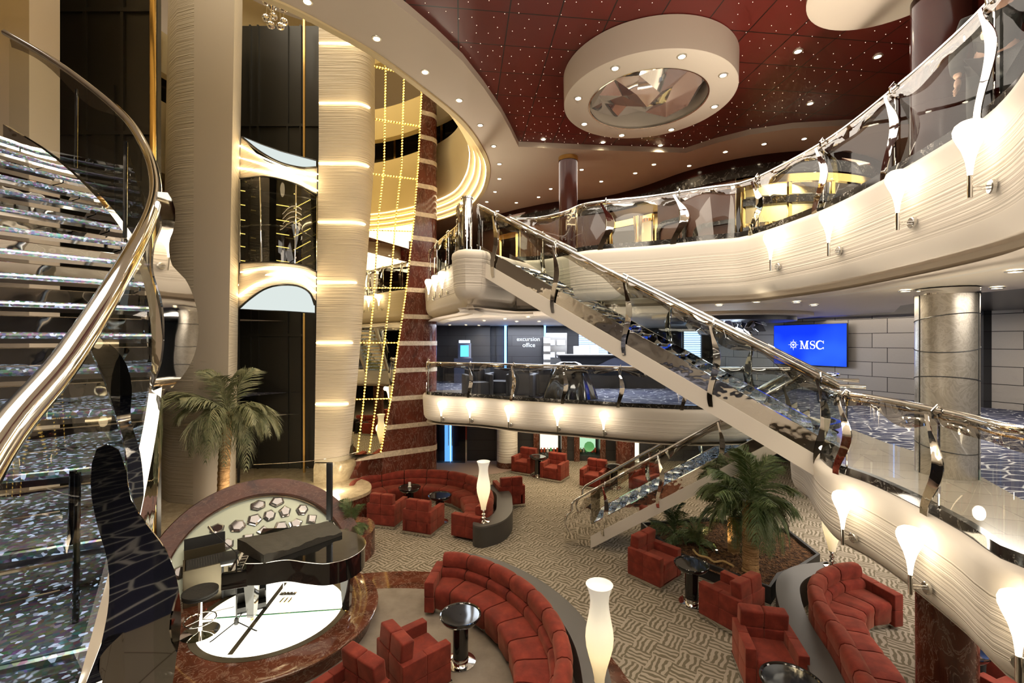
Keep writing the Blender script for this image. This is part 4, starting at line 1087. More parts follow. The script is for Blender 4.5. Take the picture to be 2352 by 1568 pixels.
    for k, (z, ph) in enumerate(((3.55, 0), (3.92, 2), (4.34, 4), (4.72, 1), (5.08, 3))):
        mb.tube([Vector((c[0] + .291 * math.cos(a), c[1] + .291 * math.sin(a), z + .05 * math.sin(a + ph))) for a in [2 * PI * i / 48 for i in range(48)]], .006, 6, closed=True)
    for a in (-1.15, .9, 3.0): mb.tube([(c[0] + .291 * math.cos(a), c[1] + .291 * math.sin(a), H0), (c[0] + .291 * math.cos(a), c[1] + .291 * math.sin(a), H1 - .07)], .006, 6)
    struct(mb, 'trim_column_joints', 'black_matte')

def make_frond(seed, L=1.25, mat='palm_leaf', droop=1.0, rise=.55):
    rnd = random.Random(seed); mb = MB(); N = 26
    pts = []
    for i in range(N + 1):
        k = i / N; pts.append(Vector((L * (k - .18 * k ** 3 * droop), 0, rise * k * L * .8 - .95 * droop * L * k ** 2.3 * .72)))
    mb.tube(pts, [.012 * (1 - .8 * i / N) for i in range(N + 1)], 5)
    for i in range(3, N + 1):
        k = i / N; p = pts[i]; d = (pts[i] - pts[i - 1]).normalized()
        ll = L * .42 * math.sin(PI * min(1, k * .82 + .14)) ** .8
        for s in (-1, 1):
            for q in (0, .5):
                b = p - d * (L / N) * q; a = .55 + .25 * rnd.random()
                o = (d * math.cos(a) + Vector((0, s, 0)) * math.sin(a)); o.z -= .18 + .25 * rnd.random(); o.normalize()
                e = b + o * ll * (.85 + .3 * rnd.random()); m = b.lerp(e, .5) + Vector((0, 0, .02)); e.z -= ll * .18 * droop
                w = Vector((d.x, d.y * .2, d.z)) * (.0115 * L)
                mb.quadstrip([[b - w * .5, b + w * .5], [m - w, m + w], [e, e + w * .05]])
    return mb.build('frond', mat, recalc=False, sharp=0)
def palm(name, label, loc, h, r, fronds=30, L=1.25, mat='palm_leaf', seed=1, lean=(0, 0), cat='palm tree'):
    t = thing(name, label, cat, loc); rnd = random.Random(seed)
    if h > .2:
        prof = [(r * 1.12, 0)]; n = int(h / .07)
        for i in range(n): z = h * (i + .5) / n; prof += [(r * (1.04 if i % 2 else .94), z)]
        prof += [(r * .9, h), (.01, h + .02)]
        mb = MB(); mb.lathe(prof, n=18)
        for v in mb.bm.verts: k = v.co.z / h; v.co.x += lean[0] * k * k; v.co.y += lean[1] * k * k
        mb.build('trunk', 'palm_bark', t)
    src = [make_frond(seed * 10 + i, L, mat, dr, ri) for i, (dr, ri) in enumerate(((1.35, .55), (1.1, .85), (.75, 1.15), (1.6, .35)))]
    for i in range(fronds):
        k = i / fronds
        s = src[(0, 1, 3, 0, 2, 1, 3, 0)[i % 8]] if i < fronds - 5 else src[2]
        o = bpy.data.objects.new('frond', s.data); COL.objects.link(o); o.parent = t
        o.location = (lean[0], lean[1], h)
        tilt = rnd.uniform(-.2, .25) if i < fronds - 5 else rnd.uniform(-.9, -.5)
        o.rotation_euler = Euler((rnd.uniform(-.3, .3), tilt, i * 2.399 + rnd.uniform(-.2, .2)), 'XYZ')
        q = rnd.uniform(.8, 1.08); o.scale = (q, q, q)
    for s in src: bpy.data.objects.remove(s)
    return t
def build_plants():
    c = at(512, 1000, 10.6)
    palm('palm_tree', 'tall palm tree behind the marble shell stage backdrop, beside the cream lift column', (c.x, 10.6, .8), 2.35, .125, 34, 1.30, 'palm_leaf_pale', 3, lean=(.12, 0))
    # planter with mulch
    out = [(3.42, 9.75), (4.72, 8.30), (5.15, 8.75), (5.75, 9.05), (6.5, 9.6), (6.6, 10.9), (5.0, 11.6), (3.2, 11.3)]
    t = thing('planter', 'low dark planter filled with bark mulch beneath the stairs', 'planter', (4.7, 9.7, 0))
    ctr = Vector((4.8, 9.9, 0)); inn = [tuple((Vector((*p, 0)) + (ctr - Vector((*p, 0))).normalized() * .07)[:2]) for p in out]
    mb = MB(); rows = [[Vector((*p, 0)), Vector((*p, .32)), Vector((*q, .32)), Vector((*q, .2))] for p, q in zip(out + out[:1], inn + inn[:1])]; mb.quadstrip(rows); wch(mb.build('rim', 'black_matte'), t)
    mb = MB(); P = [Vector((*p, 0)) for p in inn]
    rows = []
    for k in range(7):
        s = 1 - k / 7.0; rows.append([ctr + (p - ctr) * s + Vector((0, 0, .24 + .07 * (1 - s) + .02 * math.sin(i * 3 + k))) for i, p in enumerate(spline([tuple(p[:2]) for p in P], .3, True))])
    mb.smooth = True; mb.quadstrip(rows, closed=True, cap=True); wch(tag(mb.build('mulch', 'mulch'), kind='stuff'), t)
    palm('palm_tree', 'palm tree with a thick trunk in the bark planter, under the stairs', (4.72, 9.0, .27), 1.38, .15, 34, 1.12, 'palm_leaf', 5)
    palm('palm_tree', 'shorter palm tree behind the thick one in the bark planter', (4.75, 9.75, .27), .75, .12, 16, .85, 'palm_leaf', 8)
    palm('potted_fern', 'low dark bushy palm at the left end of the bark planter', (3.75, 10.5, .27), .1, .06, 16, .7, 'palm_leaf', 9, cat='plant')
    palm('potted_fern', 'small dark bushy palm at the middle of the bark planter', (4.05, 9.9, .27), .1, .06, 12, .55, 'palm_leaf', 12, cat='plant')
    palm('potted_fern', 'small green palm tuft on the marble ledge beside the piano', (-3.62, 10.25, .55), .1, .05, 14, .6, 'palm_leaf', 15, cat='plant')
    rope = spline([on(x, y, .3) for x, y in ((1592, 1262), (1605, 1275), (1625, 1280), (1640, 1290), (1660, 1288), (1685, 1300))], .05)
    tag(MB().tube(rope, .022, 8).build('rope', 'rope'), 'pale rope lying on the mulch in front of the palms', 'rope')
    p = on(1646, 1268, .3)
    s = thing('garden_spotlight', 'small glowing ground spotlight in the mulch before the palm', 'spotlight', (p.x, p.y, .28))
    MB().lathe([(.03, 0), (.03, .06), (.02, .07)], n=14).build('body', 'black_matte', s)
    MB().lathe([(.002, .071), (.022, .071)], n=14).build('lens', 'downlight_glow', s)
    lamp('garden_light', 'SPOT', (p.x, p.y, .38), 25, (1, .72, .36), .03, rot=(PI - .25, .2, 0), spot=2.0)
def build_stage():
    C = Vector((-3.95, 7.55, 0))
    t = thing('stage', 'round marble stage with a glowing glass floor under the grand piano', 'stage', C)
    MB().lathe([(1.18, .3), (1.62, .3), (1.66, .285), (1.66, .26), (1.60, .24), (1.55, .0), (1.18, .0)], n=80).build('marble_rim', 'marble_stage', t, sharp=40)
    MB().lathe([(1.08, .305), (1.18, .305), (1.18, .29), (1.08, .29), (1.08, .305)], n=72).build('brass_ring', 'bronze', t)
    MB().lathe([(.005, .298), (1.09, .298), (1.09, .27), (.005, .27)], n=72).build('light_floor', 'lightbox', t, label='glowing white glass floor')
    a, b = on(528, 1503, .3) - C, on(655, 1338, .3) - C; d = (b - a); 
    MB().box(((a.x + b.x) / 2, (a.y + b.y) / 2, .301), (d.length, .07, .008), rot=math.atan2(d.y, d.x)).build('joint_strip', 'bronze', t)
    a, b = on(497, 1419, .3) - C, on(790, 1398, .3) - C; d = (b - a)
    MB().box(((a.x + b.x) / 2, (a.y + b.y) / 2, .3005), (d.length, .03, .006), rot=math.atan2(d.y, d.x)).build('glass_joint', 'green_glass', t)
    lamp('stage_light', 'AREA', (C.x, C.y, .33), 28, (1, .93, .72), 2.0, rot=(PI, 0, 0))
    # shell backdrop: tilted half disc with a marble arch band and a pierced silver screen with faceted mirrors
    bl, br = Vector((-6.30, 7.55, 0)), Vector((-3.35, 10.15, 0)); O = (bl + br) / 2; u = (br - bl).normalized(); nb = Vector((-u.y, u.x, 0))
    if nb.y < 0: nb = -nb
    th = .98; v = (Vector((0, 0, 1)) * math.sin(th) + nb * math.cos(th))
    R = (br - bl).length / 2; wn = u.cross(v).normalized(); 
    if wn.y > 0: wn = -wn      # points towards the room
    bt = thing('stage_backdrop', 'arched marble shell with a silver screen of faceted mirrors behind the piano', 'stage backdrop', O)
    ry, ryi, Ri = 1.86, 1.52, R - .36
    def el(rx, rz, a, d=0): return O + u * (rx * math.cos(a)) + v * (rz * math.sin(a)) + wn * d + Vector((0, 0, .28))
    N = 40; aa = [PI * i / N for i in range(N + 1)]
    mb = MB(); mb.smooth = True
    rows = [[el(Ri, ryi, a, .0), el(Ri, ryi, a, .10), el(Ri + .02, ryi + .02, a, .13), el(R - .02, ry - .02, a, .16), el(R, ry, a, .12), el(R + .02, ry + .02, a, -.15)] for a in aa]
    mb.quadstrip(rows); wch(mb.build('marble_arch', 'marble_arch', sharp=30), bt)
    mb = MB(); rows = [[O + Vector((0, 0, .29))] + [el(Ri * q, ryi * q, a, -.02 - .12 * (1 - q * q) * 0) for q in (.5, 1)] for a in aa]; mb.quadstrip(rows); wch(mb.build('screen', 'silver_backdrop'), bt)
    mb = MB(); rows = [[el(R + .02, ry + .02, a, -.15), el(R + .02, ry + .02, a, -.15) * 1.0 + Vector((nb.x * .5, nb.y * .5, 0)), ] for a in aa]
    # faceted mirrors laid out in a loose hexagonal field
    rnd = random.Random(4); k = 0
    for row in range(5):
        zz = .18 + row * .295; n = 11
        for i in range(n):
            x = -Ri + .16 + (i + (.5 if row % 2 else 0)) * (2 * Ri / (n - .5))
            x += rnd.uniform(-.04, .04); z = zz + rnd.uniform(-.04, .04)
            if (x / (Ri - .08)) ** 2 + (z / (ryi - .06)) ** 2 > .93: continue
            c = O + u * x + v * z + Vector((0, 0, .28)) + wn * .01
            m = rnd.choice((4, 5, 6, 6)); ph = rnd.random() * 6; sx, sz = rnd.uniform(.125, .165), rnd.uniform(.105, .135)
            ring = [c + u * (sx * math.cos(ph + 2 * PI * j / m)) + v * (sz * math.sin(ph + 2 * PI * j / m)) for j in range(m)]
            hi = [c + (p - c) * .66 + wn * .045 for p in ring]
            f = MB(); f.quadstrip([ring, hi], closed=True); f.mi = 1; f.face(hi); wch(f.build('mirror_facet', ['crystal', 'facet_dark'], sharp=5), bt)
    # marble ledge and glass balustrade at the back, right of the arch
    path = spline([(-6.2, 10.6), (-5.0, 11.2), (-4.2, 11.6), (-3.85, 12.2), (-4.1, 13.0), (-4.6, 13.4)], .1)
    mb = MB(); mb.prism([(p.x, p.y) for p in path] + [(-5.4, 14.4), (-10.5, 14.4), (-10.5, 9.6), (-7.2, 9.0), (-6.5, 9.6)], 0, .72); struct(mb, 'trim_ledge', 'marble_red')
    mb = MB(); mb.prism([(p.x * 1.0 + .03, p.y - .04) for p in path] + [(-5.4, 14.45), (-10.6, 14.45), (-10.6, 9.5), (-7.2, 8.95), (-6.5, 9.52)], .72, .80); struct(mb, 'trim_ledge_top', 'stone_beige')
    # low marble ledge carrying the little palm
    mb = MB(); mb.prism([(-3.75 + .62 * math.cos(a), 10.25 + .8 * math.sin(a)) for a in [2 * PI * i / 30 for i in range(30)]], 0, .55); struct(mb, 'trim_ledge_low', 'marble_red')
    gp = [Vector((q[0], q[1], .8)) for q in spline([(-6.3, 11.1), (-5.3, 11.35), (-4.6, 11.75), (-4.2, 12.3)], .1)]
    g = thing('glass_screen', 'frameless glass balustrade on the beige ledge in front of the lift shaft', 'glass screen', gp[0])
    cs = [gp[:len(gp) // 2 + 1], gp[len(gp) // 2:]]
    for c in cs:
        mb = MB(); mb.smooth = True; mb.sweep(c, [(0, 0), (0, 1.0)], 1); wch(mb.build('glass_panel', 'glass'), g)
    wch(MB().tube([p + Vector((0, 0, 1.0)) for p in gp], .008, 6).build('edge_strip', 'chrome'), g)

def build_piano():
    Z = .302
    # outline from the keyboard end (left) round the bent side to the tail, plan coordinates
    bent = [(-4.18, 7.16), (-3.95, 7.17), (-3.62, 7.28), (-3.25, 7.20), (-2.92, 7.16), (-2.66, 7.30), (-2.52, 7.62), (-2.56, 7.92), (-2.8, 8.22), (-3.15, 8.42)]
    B = spline(bent, .06); spine = [Vector((-3.9, 8.50, 0)), Vector((-4.62, 8.46, 0))]
    out = [(p.x, p.y) for p in B + spine]
    t = thing('grand_piano', 'black grand piano with a fabric-covered lid standing on the glowing stage', 'piano', (-3.7, 7.8, Z))
    mb = MB(); mb.prism(out, Z + .66, Z + 1.0); wch(mb.build('body', 'black_gloss', sharp=30), t)
    c = Vector((-3.6, 7.85, 0)); lid = [tuple((c + (Vector((*p, 0)) - c) * 1.012)[:2]) for p in out]
    mb = MB(); mb.prism(lid, Z + 1.002, Z + 1.022); wch(mb.build('lid', 'black_gloss', sharp=30), t)
    wch(MB().tube([Vector((p[0], p[1], Z + 1.012)) for p in lid], .008, 6, closed=True).build('lid_edge', 'steel'), t)
    # keyboard block at the left end
    d = Vector((-4.62 + 4.18, 8.46 - 7.16, 0)).normalized(); n = Vector((-d.y, d.x, 0)); m = Vector((-4.40, 7.81, 0)) + n * .17; a = math.atan2(d.y, d.x)
    wch(MB().box((m.x, m.y, Z + .68), (1.36, .36, .10), rot=a, bevel=.01).box((m.x - d.x * .64, m.y - d.y * .64, Z + .78), (.08, .36, .22), rot=a, bevel=.02).box((m.x + d.x * .64, m.y + d.y * .64, Z + .78), (.08, .36, .22), rot=a, bevel=.02).build('keyboard_case', 'black_gloss'), t)
    k = m + n * .05; mb = MB(); mb.box((k.x, k.y, Z + .745), (1.2, .15, .02), rot=a); mb.mi = 1
    for i in range(36):
        if i % 7 in (2, 6): continue
        q = k + d * (-.58 + i * .0333) - n * .02; mb.box((q.x, q.y, Z + .762), (.013, .09, .012), rot=a)
    wch(mb.build('keyboard', ['paper', 'black_gloss']), t)
    # folded front lid under its grey fabric cover, lying across the top
    P = [on(545, 1258, 1.36), on(606, 1292, 1.34), on(786, 1220, 1.40), on(752, 1197, 1.45)]
    mb = MB(); rows = []
    for i in range(25):
        s = i / 24; A = P[0].lerp(P[3], s); Bq = P[1].lerp(P[2], s); w = .004 * math.sin(i * 1.7) + .010 * math.sin(i * .45 + 1)
        top = Z + 1.20 - .04 * s + w; row = [Vector((A.x, A.y, Z + 1.025)), Vector((A.x, A.y, top)), A.lerp(Bq, .35), A.lerp(Bq, .7), Vector((Bq.x, Bq.y, top - .06 + w)), Vector((Bq.x, Bq.y, Z + 1.025))]
        row[2].z = top + .01; row[3].z = top - .02 - w; rows.append(row)
    mb.smooth = True; mb.quadstrip(rows, closed=True, cap=True); wch(mb.build('lid_cover', 'cover_grey'), t)
    # legs
    for px, py in ((-2.74, 7.55), (-4.20, 7.35), (-4.52, 8.25)):
        mb = MB(); mb.quadstrip([[Vector((px + sx * w, py + sy * w, Z + z)) for sx, sy in ((-1, -1), (1, -1), (1, 1), (-1, 1))] for w, z in ((.052, .07), (.058, .12), (.055, .13), (.085, .60), (.10, .67))], closed=True, cap=True)
        lg = wch(mb.build('leg', 'black_gloss'), t)
        MB().lathe([(.02, .07), (.03, .05), (.03, .02), (.018, .0), (.005, .0)], (px, py, Z), 14).build('caster', 'brass', lg)
    # pedal lyre
    L = Vector((-3.78, 7.72, 0)); q = on(662, 1352, .55); L = Vector((q.x, q.y, 0))
    mb = MB()
    for o in (-.09, -.03, .03, .09): mb.tube([(L.x + o, L.y, Z + .16), (L.x + o * .9, L.y + .03, Z + .68)], .010, 8)
    wch(mb.build('lyre_rod', 'chrome'), t)
    wch(MB().box((L.x, L.y, Z + .13), (.28, .10, .09), bevel=.015).build('pedal_box', 'steel'), t)
    for o in (-.07, 0, .07): wch(MB().box((L.x + o, L.y - .09, Z + .10), (.025, .12, .012), bevel=.004).build('pedal', 'brass'), t)
    # ---- stool
    s = on(460, 1452, Z)
    st = thing('bar_stool', 'round black-topped stool on a chrome pedestal beside the mixing desk', 'stool', (s.x, s.y, Z)); st.scale = (1.25, 1.25, 1)
    MB().lathe([(.005, 0), (.21, 0), (.21, .008), (.05, .022), (.02, .03)], n=40).build('base', 'chrome', st)
    MB().lathe([(.022, .02), (.022, .56)], n=18).build('pole', 'chrome', st)
    MB().tube([(.17 * math.cos(i / 32 * 2 * PI), .17 * math.sin(i / 32 * 2 * PI), .20) for i in range(32)], .008, 8, closed=True).tube([(0, 0, .20), (.17, 0, .20)], .006).tube([(0, 0, .2), (-.09, .145, .2)], .006).tube([(0, 0, .2), (-.09, -.145, .2)], .006).build('footrest', 'chrome', st)
    MB().lathe([(.005, .56), (.16, .56), (.19, .575), (.19, .60), (.185, .61), (.195, .62), (.195, .645), (.17, .66), (.005, .665)], n=40).build('seat', 'black_fabric', st)
    # ---- microphone stand
    s = on(543, 1437, Z)
    ms = thing('microphone_stand', 'black boom microphone stand on the glowing stage floor', 'microphone stand', (s.x, s.y, Z))
    MB().lathe([(.035, .03), (.035, .10), (.02, .13)], n=14).build('hub', 'black_matte', ms)
    for tx, ty in (((482, 1476)), (590, 1450), (556, 1408)):
        q = on(tx, ty, Z) - s; MB().tube([(0, 0, .07), (q.x * .9, q.y * .9, .012), (q.x, q.y, .012)], .009, 8).build('leg', 'black_matte', ms)
    MB().tube([(0, 0, .1), (0, 0, 1.18)], .010, 8).build('pole', 'black_matte', ms)
    e = at(489, 1222, s.y + .55) - Vector((s.x, s.y, Z)); b0 = at(556, 1312, s.y - .05) - Vector((s.x, s.y, Z))
    MB().tube([b0, Vector((0, 0, 1.16)), e], .007, 8).build('boom', 'black_matte', ms)
    dd = (e - b0).normalized(); MB().tube([e - dd * .02, e + dd * .13, e + dd * .17], [.014, .022, .024], 12).build('microphone', 'steel', ms)
    # ---- mixing desk rack
    c = on(462, 1438, Z); mx = Vector((-5.28, 7.85, Z)); ang = -.38 + PI / 2 * 0
    r = thing('mixing_desk', 'open equipment case with a mixing console at the left edge of the stage', 'mixing desk', mx, .62)
    w, dp, h = .62, .5, .62
    MB().box((0, 0, h / 2), (w, .03, h)).box((0, dp, h / 2 + .08), (w, .03, h + .16)).box((-w / 2, dp / 2, h / 2), (.03, dp, h)).box((w / 2, dp / 2, h / 2), (.03, dp, h)).box((0, dp / 2, .02), (w, dp, .04)).build('case', 'bronze', r)
    M = Matrix.Translation((0, dp / 2, h - .06)) @ Matrix.Rotation(.22, 4, 'X')
    pm = MB().box((0, 0, 0), (w - .06, dp - .06, .03), M=M).build('mixer_panel', 'black_matte', r)
    mb = MB()
    for i in range(14):
        for j in range(9): mb.box((-.25 + i * .038, -.18 + j * .042, .024), (.010, .010, .018), M=M)
    mb.build('knobs', 'steel', r, kind='stuff')
    MB().box((0, dp + .02, h + .22), (w, .02, .26), rot=Euler((-.15, 0, 0))).build('lid', 'black_matte', r)
    MB().lathe([(.002, 0), (.01, 0)], (.0, -.03, .1), 10).build('indicator', 'red_led', r)
    kp = thing('keyboard_case', 'flat black instrument case lying on a black rack beside the mixing desk', 'instrument case', (-4.92, 8.22, Z), .45)
    MB().box((0, 0, .64), (.55, .42, .07), bevel=.012).build('case_lid', 'black_matte', kp)
    MB().box((0, 0, .59), (.53, .40, .03)).build('trim', 'steel', kp)
    for sx in (-1, 1):
        for sy in (-1, 1): MB().box((sx * .24, sy * .17, .288), (.03, .03, .575)).build('leg', 'black_matte', kp)
    MB().box((0, 0, .2), (.46, .32, .36)).build('shelf', 'black_fabric', kp)
    mo = thing('stage_monitor', 'dark wedge speaker on the stage floor under the keyboard end of the piano', 'speaker', (-4.42, 7.72, Z), .5)
    MB().prism([(-.22, -.16), (.22, -.16), (.22, .16), (-.22, .16)], 0, .10).box((0, .06, .2), (.44, .2, .26), rot=Euler((.5, 0, 0)), bevel=.01).build('cabinet', 'black_matte', mo)
    MB().box((0, -.06, .22), (.40, .015, .26), rot=Euler((.5, 0, 0))).build('grille', 'dark_frame', mo)
    # column speaker
    q = at(757, 1200, 8.95)
    cs = thing('column_speaker', 'tall slim black column speaker behind the piano lid', 'speaker', (q.x, 8.95, Z))
    MB().lathe([(.2, 0), (.2, .02), (.02, .03)], n=24).build('base', 'black_matte', cs)
    MB().tube([(0, 0, .02), (0, 0, 1.0)], .02, 10).build('pole', 'black_matte', cs)
    MB().box((0, 0, 1.56), (.10, .10, 1.12), bevel=.02).build('speaker_column', 'black_matte', cs)
    # cables
    tag(MB().tube(spline([(-5.2, 7.5, .31), (-5.0, 7.35, .31), (-4.95, 7.55, .31), (-4.7, 7.7, .31)], .05), .008, 6).build('cable', 'paper'), 'pale cable lying on the stage beside the stool', 'cable')
def loft(mb, secs, closed=True, cap=True): mb.quadstrip(secs, closed=closed, cap=cap)
def xat(px, Y): return (px - CX) / F * Y
def build_columns():
    # column A: cream lift column, left of the shaft. plan sections at bottom and top
    zt = 14.5
    def sec(z, l, c1, c2, r):
        return [Vector((xat(l, 12.1), 12.1, z)), Vector((xat(l + 6, 11.6), 11.6, z)), Vector((xat(l + 22, 11.3), 11.3, z)), Vector((xat(c1, 11.15), 11.15, z)), Vector((xat(c2, 11.15), 11.15, z)), Vector((xat(r, 12.4), 12.4, z)), Vector((xat(r, 13.2), 13.2, z)), Vector((xat(l, 13.4), 13.4, z))]
    mb = MB(); A = sec(.8, 366, 443, 519, 541); B = sec(zt, 387, 446, 541, 557)
    vv = [[mb.bm.verts.new(p) for p in r] for r in (A, B)]
    for i in range(8):
        j = (i + 1) % 8; f = mb.bm.faces.new((vv[0][i], vv[0][j], vv[1][j], vv[1][i])); f.material_index = 1 if i == 3 else 0
    struct(mb, 'column_lift_left', ['ridged_fine', 'plaster'])
    # joints on the left face
    # column B with rounded right corner, wider towards the top
    def secB(z, l, r):
        pts = [(l, 13.0)]
        P = [Vector((xat(l, 12.9), 12.9, z))]
        c = Vector((xat(r, 13.1) - .42, 13.32, z))
        P.append(Vector((c.x, 12.9, z)))
        for k in range(1, 9):
            a = -PI / 2 + k / 8 * PI / 2; P.append(c + Vector((.42 * math.cos(a), .42 * math.sin(a), 0)))
        P += [Vector((c.x + .42, 14.6, z)), Vector((xat(l, 12.9), 14.6, z))]
        return P
    mb = MB(); mb.smooth = True; zz = [1.35 + i * .5 for i in range(27)]
    S = [secB(z, 722 + 10 * min(1, (z - 1.35) / 9), 799 + 50 * min(1, max(0, (z - 1.35) / 9)) ** .85) for z in zz]
    mb.quadstrip(S, closed=True); struct(mb, 'column_lift_right', 'ridged_lift', sharp=40)
    mb = MB(); mb.quadstrip([secB(.8, 720, 800), secB(1.2, 720, 812), secB(1.32, 722, 812), secB(1.38, 724, 800)], closed=True, cap=True); struct(mb, 'trim_column_foot', 'stone_beige')
    # warm light lines round column B
    for i, py in enumerate((100, 237, 375, 510, 648, 787, 928)):
        z = EYE + (784 - py) / F * 12.9; k = min(1, max(0, (z - 1.35) / 9))
        s = secB(z, 722 + 10 * k, 799 + 50 * k ** .85)[:8 if py < 600 else 6]
        ctr = Vector((xat(770, 13.5), 13.6, z))
        pts = [p + (p - ctr).normalized() * .02 for p in s]; pts[0].x = s[0].x + .02
        MB().tube(pts, .022, 8).build('light_line', 'led_warm', label='warm light line round the right lift column, ' + ['topmost of seven', 'second from the top', 'third from the top', 'fourth from the top', 'third from the bottom', 'second from the bottom', 'lowest of seven'][i], cat='light line', group='light lines on the right lift column')
        lamp('column_line_light', 'POINT', (s[2].x, 12.55, z), 2.0, (1, .76, .42), .12)
    # shaft back wall
    mb = MB(); x0, x1 = xat(540, 14.2), xat(735, 14.2); mb.box(((x0 + x1) / 2 - .2, 14.4, 7.5), (x1 - x0 + 1.6, .1, 14.5))
    for px in (574, 592, 660, 690): mb.box((xat(px, 14.3), 14.32, 7.5), (.05, .06, 14.5))
    for z in (5.0, 8.4, 11.6): mb.box(((x0 + x1) / 2, 14.31, z), (x1 - x0, .05, .08))
    struct(mb, 'wall_shaft_back', 'dark_panel')
    x = xat(699, 13.9); struct(MB().box((x, 13.9, 7.5), (.06, .06, 14.5)), 'trim_guide_rail', 'brass')
    x = xat(548, 12.9); struct(MB().box((x, 12.9, 7.5), (.05, .05, 14.5)), 'trim_guide_rail_dark', 'dark_frame')

def build_lift():
    t = thing('lift_cabin', 'bow-fronted glass lift cabin ringed by curved warm light lines', 'lift', at(638, 720, 12.6))
    def Yb(px): k = (px - 638) / 90; return 12.75 - .95 * (1 - min(1, k * k)) ** .6 + .25 * k
    def cv(pts, off=0): return spline([at(x, y, Yb(x) + off) for x, y in pts], .12)
    def W(mb, nm, mat, **k): return wch(mb.build(nm, mat, **k), t)
    top = [[(552, 335), (615, 367), (672, 390), (730, 400)], [(550, 362), (615, 381), (672, 402), (730, 415)], [(550, 386), (615, 396), (672, 411), (730, 438)]]
    bot = [[(553, 625), (634, 615), (691, 622), (726, 638)], [(546, 655), (634, 628), (691, 634), (726, 657)], [(544, 682), (596, 649), (653, 638), (691, 645), (726, 672)]]
    for c in top + bot: W(MB().tube(resample(cv(c), n=24), .020, 8), 'light_line', 'led_warm')
    # bronze shells carrying the lines
    def shell(a, b, nm, mat, off=.05):
        A = resample(cv(a, off), n=24); B = resample(cv(b, off), n=24); mb = MB(); mb.smooth = True
        mb.quadstrip([A, [p.lerp(q, .5) + Vector((0, -.02, 0)) for p, q in zip(A, B)], B]); W(mb, nm, mat, recalc=False)
    shell([(554, 313), (615, 372), (672, 384), (729, 385)], [(551, 410), (615, 404), (672, 418), (728, 445)], 'upper_shell', 'ridged')
    shell([(551, 603), (634, 601), (691, 607), (727, 622)], [(547, 705), (596, 668), (653, 652), (690, 658), (726, 690)], 'lower_shell', 'ridged')
    # glazed part in three bent panes, frames
    gt = [(551, 410), (615, 406), (672, 420), (728, 448)]; gb = [(551, 604), (634, 602), (691, 608), (727, 624)]
    A = resample(cv(gt, .03), n=24); B = resample(cv(gb, .03), n=24)
    for i in range(3):
        mb = MB(); mb.smooth = True; mb.quadstrip([A[i * 8:i * 8 + 9], B[i * 8:i * 8 + 9]]); W(mb, 'glass_panel', 'glass_dark', recalc=False)
    for i in (0, 8, 16, 24): W(MB().tube([A[i], B[i]], .018, 8), 'mullion', 'chrome')
    W(MB().tube(A, .022, 8), 'frame', 'dark_frame'); W(MB().tube(B, .022, 8), 'frame', 'dark_frame')
    # luminous sloping roof and underside
    def lens(edge, back, nm, mat, grow=0):
        E = resample(cv(edge, .04), n=24); Bk = resample([at(x, y, 12.75 + .25 * ((x - 638) / 90)) for x, y in back], n=24)
        mb = MB(); mb.quadstrip([E, [a.lerp(b, .5) for a, b in zip(E, Bk)], Bk]); mb.smooth = True; W(mb, nm, mat, recalc=False)
        W(MB().tube(E, .03, 8), 'rim', 'dark_frame'); W(MB().tube(Bk, .02, 6), 'rim', 'dark_frame')
    lens([(557, 316), (600, 350), (645, 374), (690, 385), (726, 384)], [(557, 314), (600, 332), (645, 348), (690, 360), (726, 369)], 'roof_light', 'cabin_light')
    lens([(550, 707), (575, 685), (610, 662), (642, 654), (684, 656), (712, 672), (723, 700)], [(550, 709), (580, 711), (620, 713), (650, 714), (680, 716), (705, 718), (723, 719)], 'underside_light', 'cabin_light')
    # inside: floor, back wall with glowing dots added for mirrored lights, handrail, ceiling spots
    mb = MB(); mb.box((xat(640, 13.2), 13.5, at(0, 505, 13.2).z), (2.1, .05, 2.5)); W(mb, 'back_wall', 'dark_glass')
    for k, py in enumerate((432, 465, 500, 532, 562, 595)):
        for a, b in ((553, 566), (636, 668), (676, 716)):
            z = at(0, py, 13.0).z - (.0 if a != 676 else .10); mb = MB()
            n = int((b - a) / 3)
            for i in range(n): mb.box((xat(a + 3 * i, 13.2), 13.2, z + (.02 * i if a == 676 else -.006 * i)), (.022, .02, .02))
            W(mb, 'light_dot_row', 'led_dots')
    hr = [(556, 520), (600, 516), (650, 520), (700, 535), (722, 548)]
    W(MB().tube(spline([at(x, y, Yb(x) + .2) for x, y in hr], .1), .02, 8), 'handrail', 'chrome')
    mb = MB(); E = resample(cv(gt, .1), n=12); F2 = [Vector((p.x, 13.4, p.z)) for p in E]; mb.quadstrip([E, F2]); W(mb, 'cabin_ceiling', 'dark_glass', recalc=False)
    lamp('lift_light', 'POINT', at(640, 395, 11.2), 5, (1, .76, .42), .2); lamp('lift_light', 'POINT', at(640, 640, 11.2), 5, (1, .76, .42), .2)

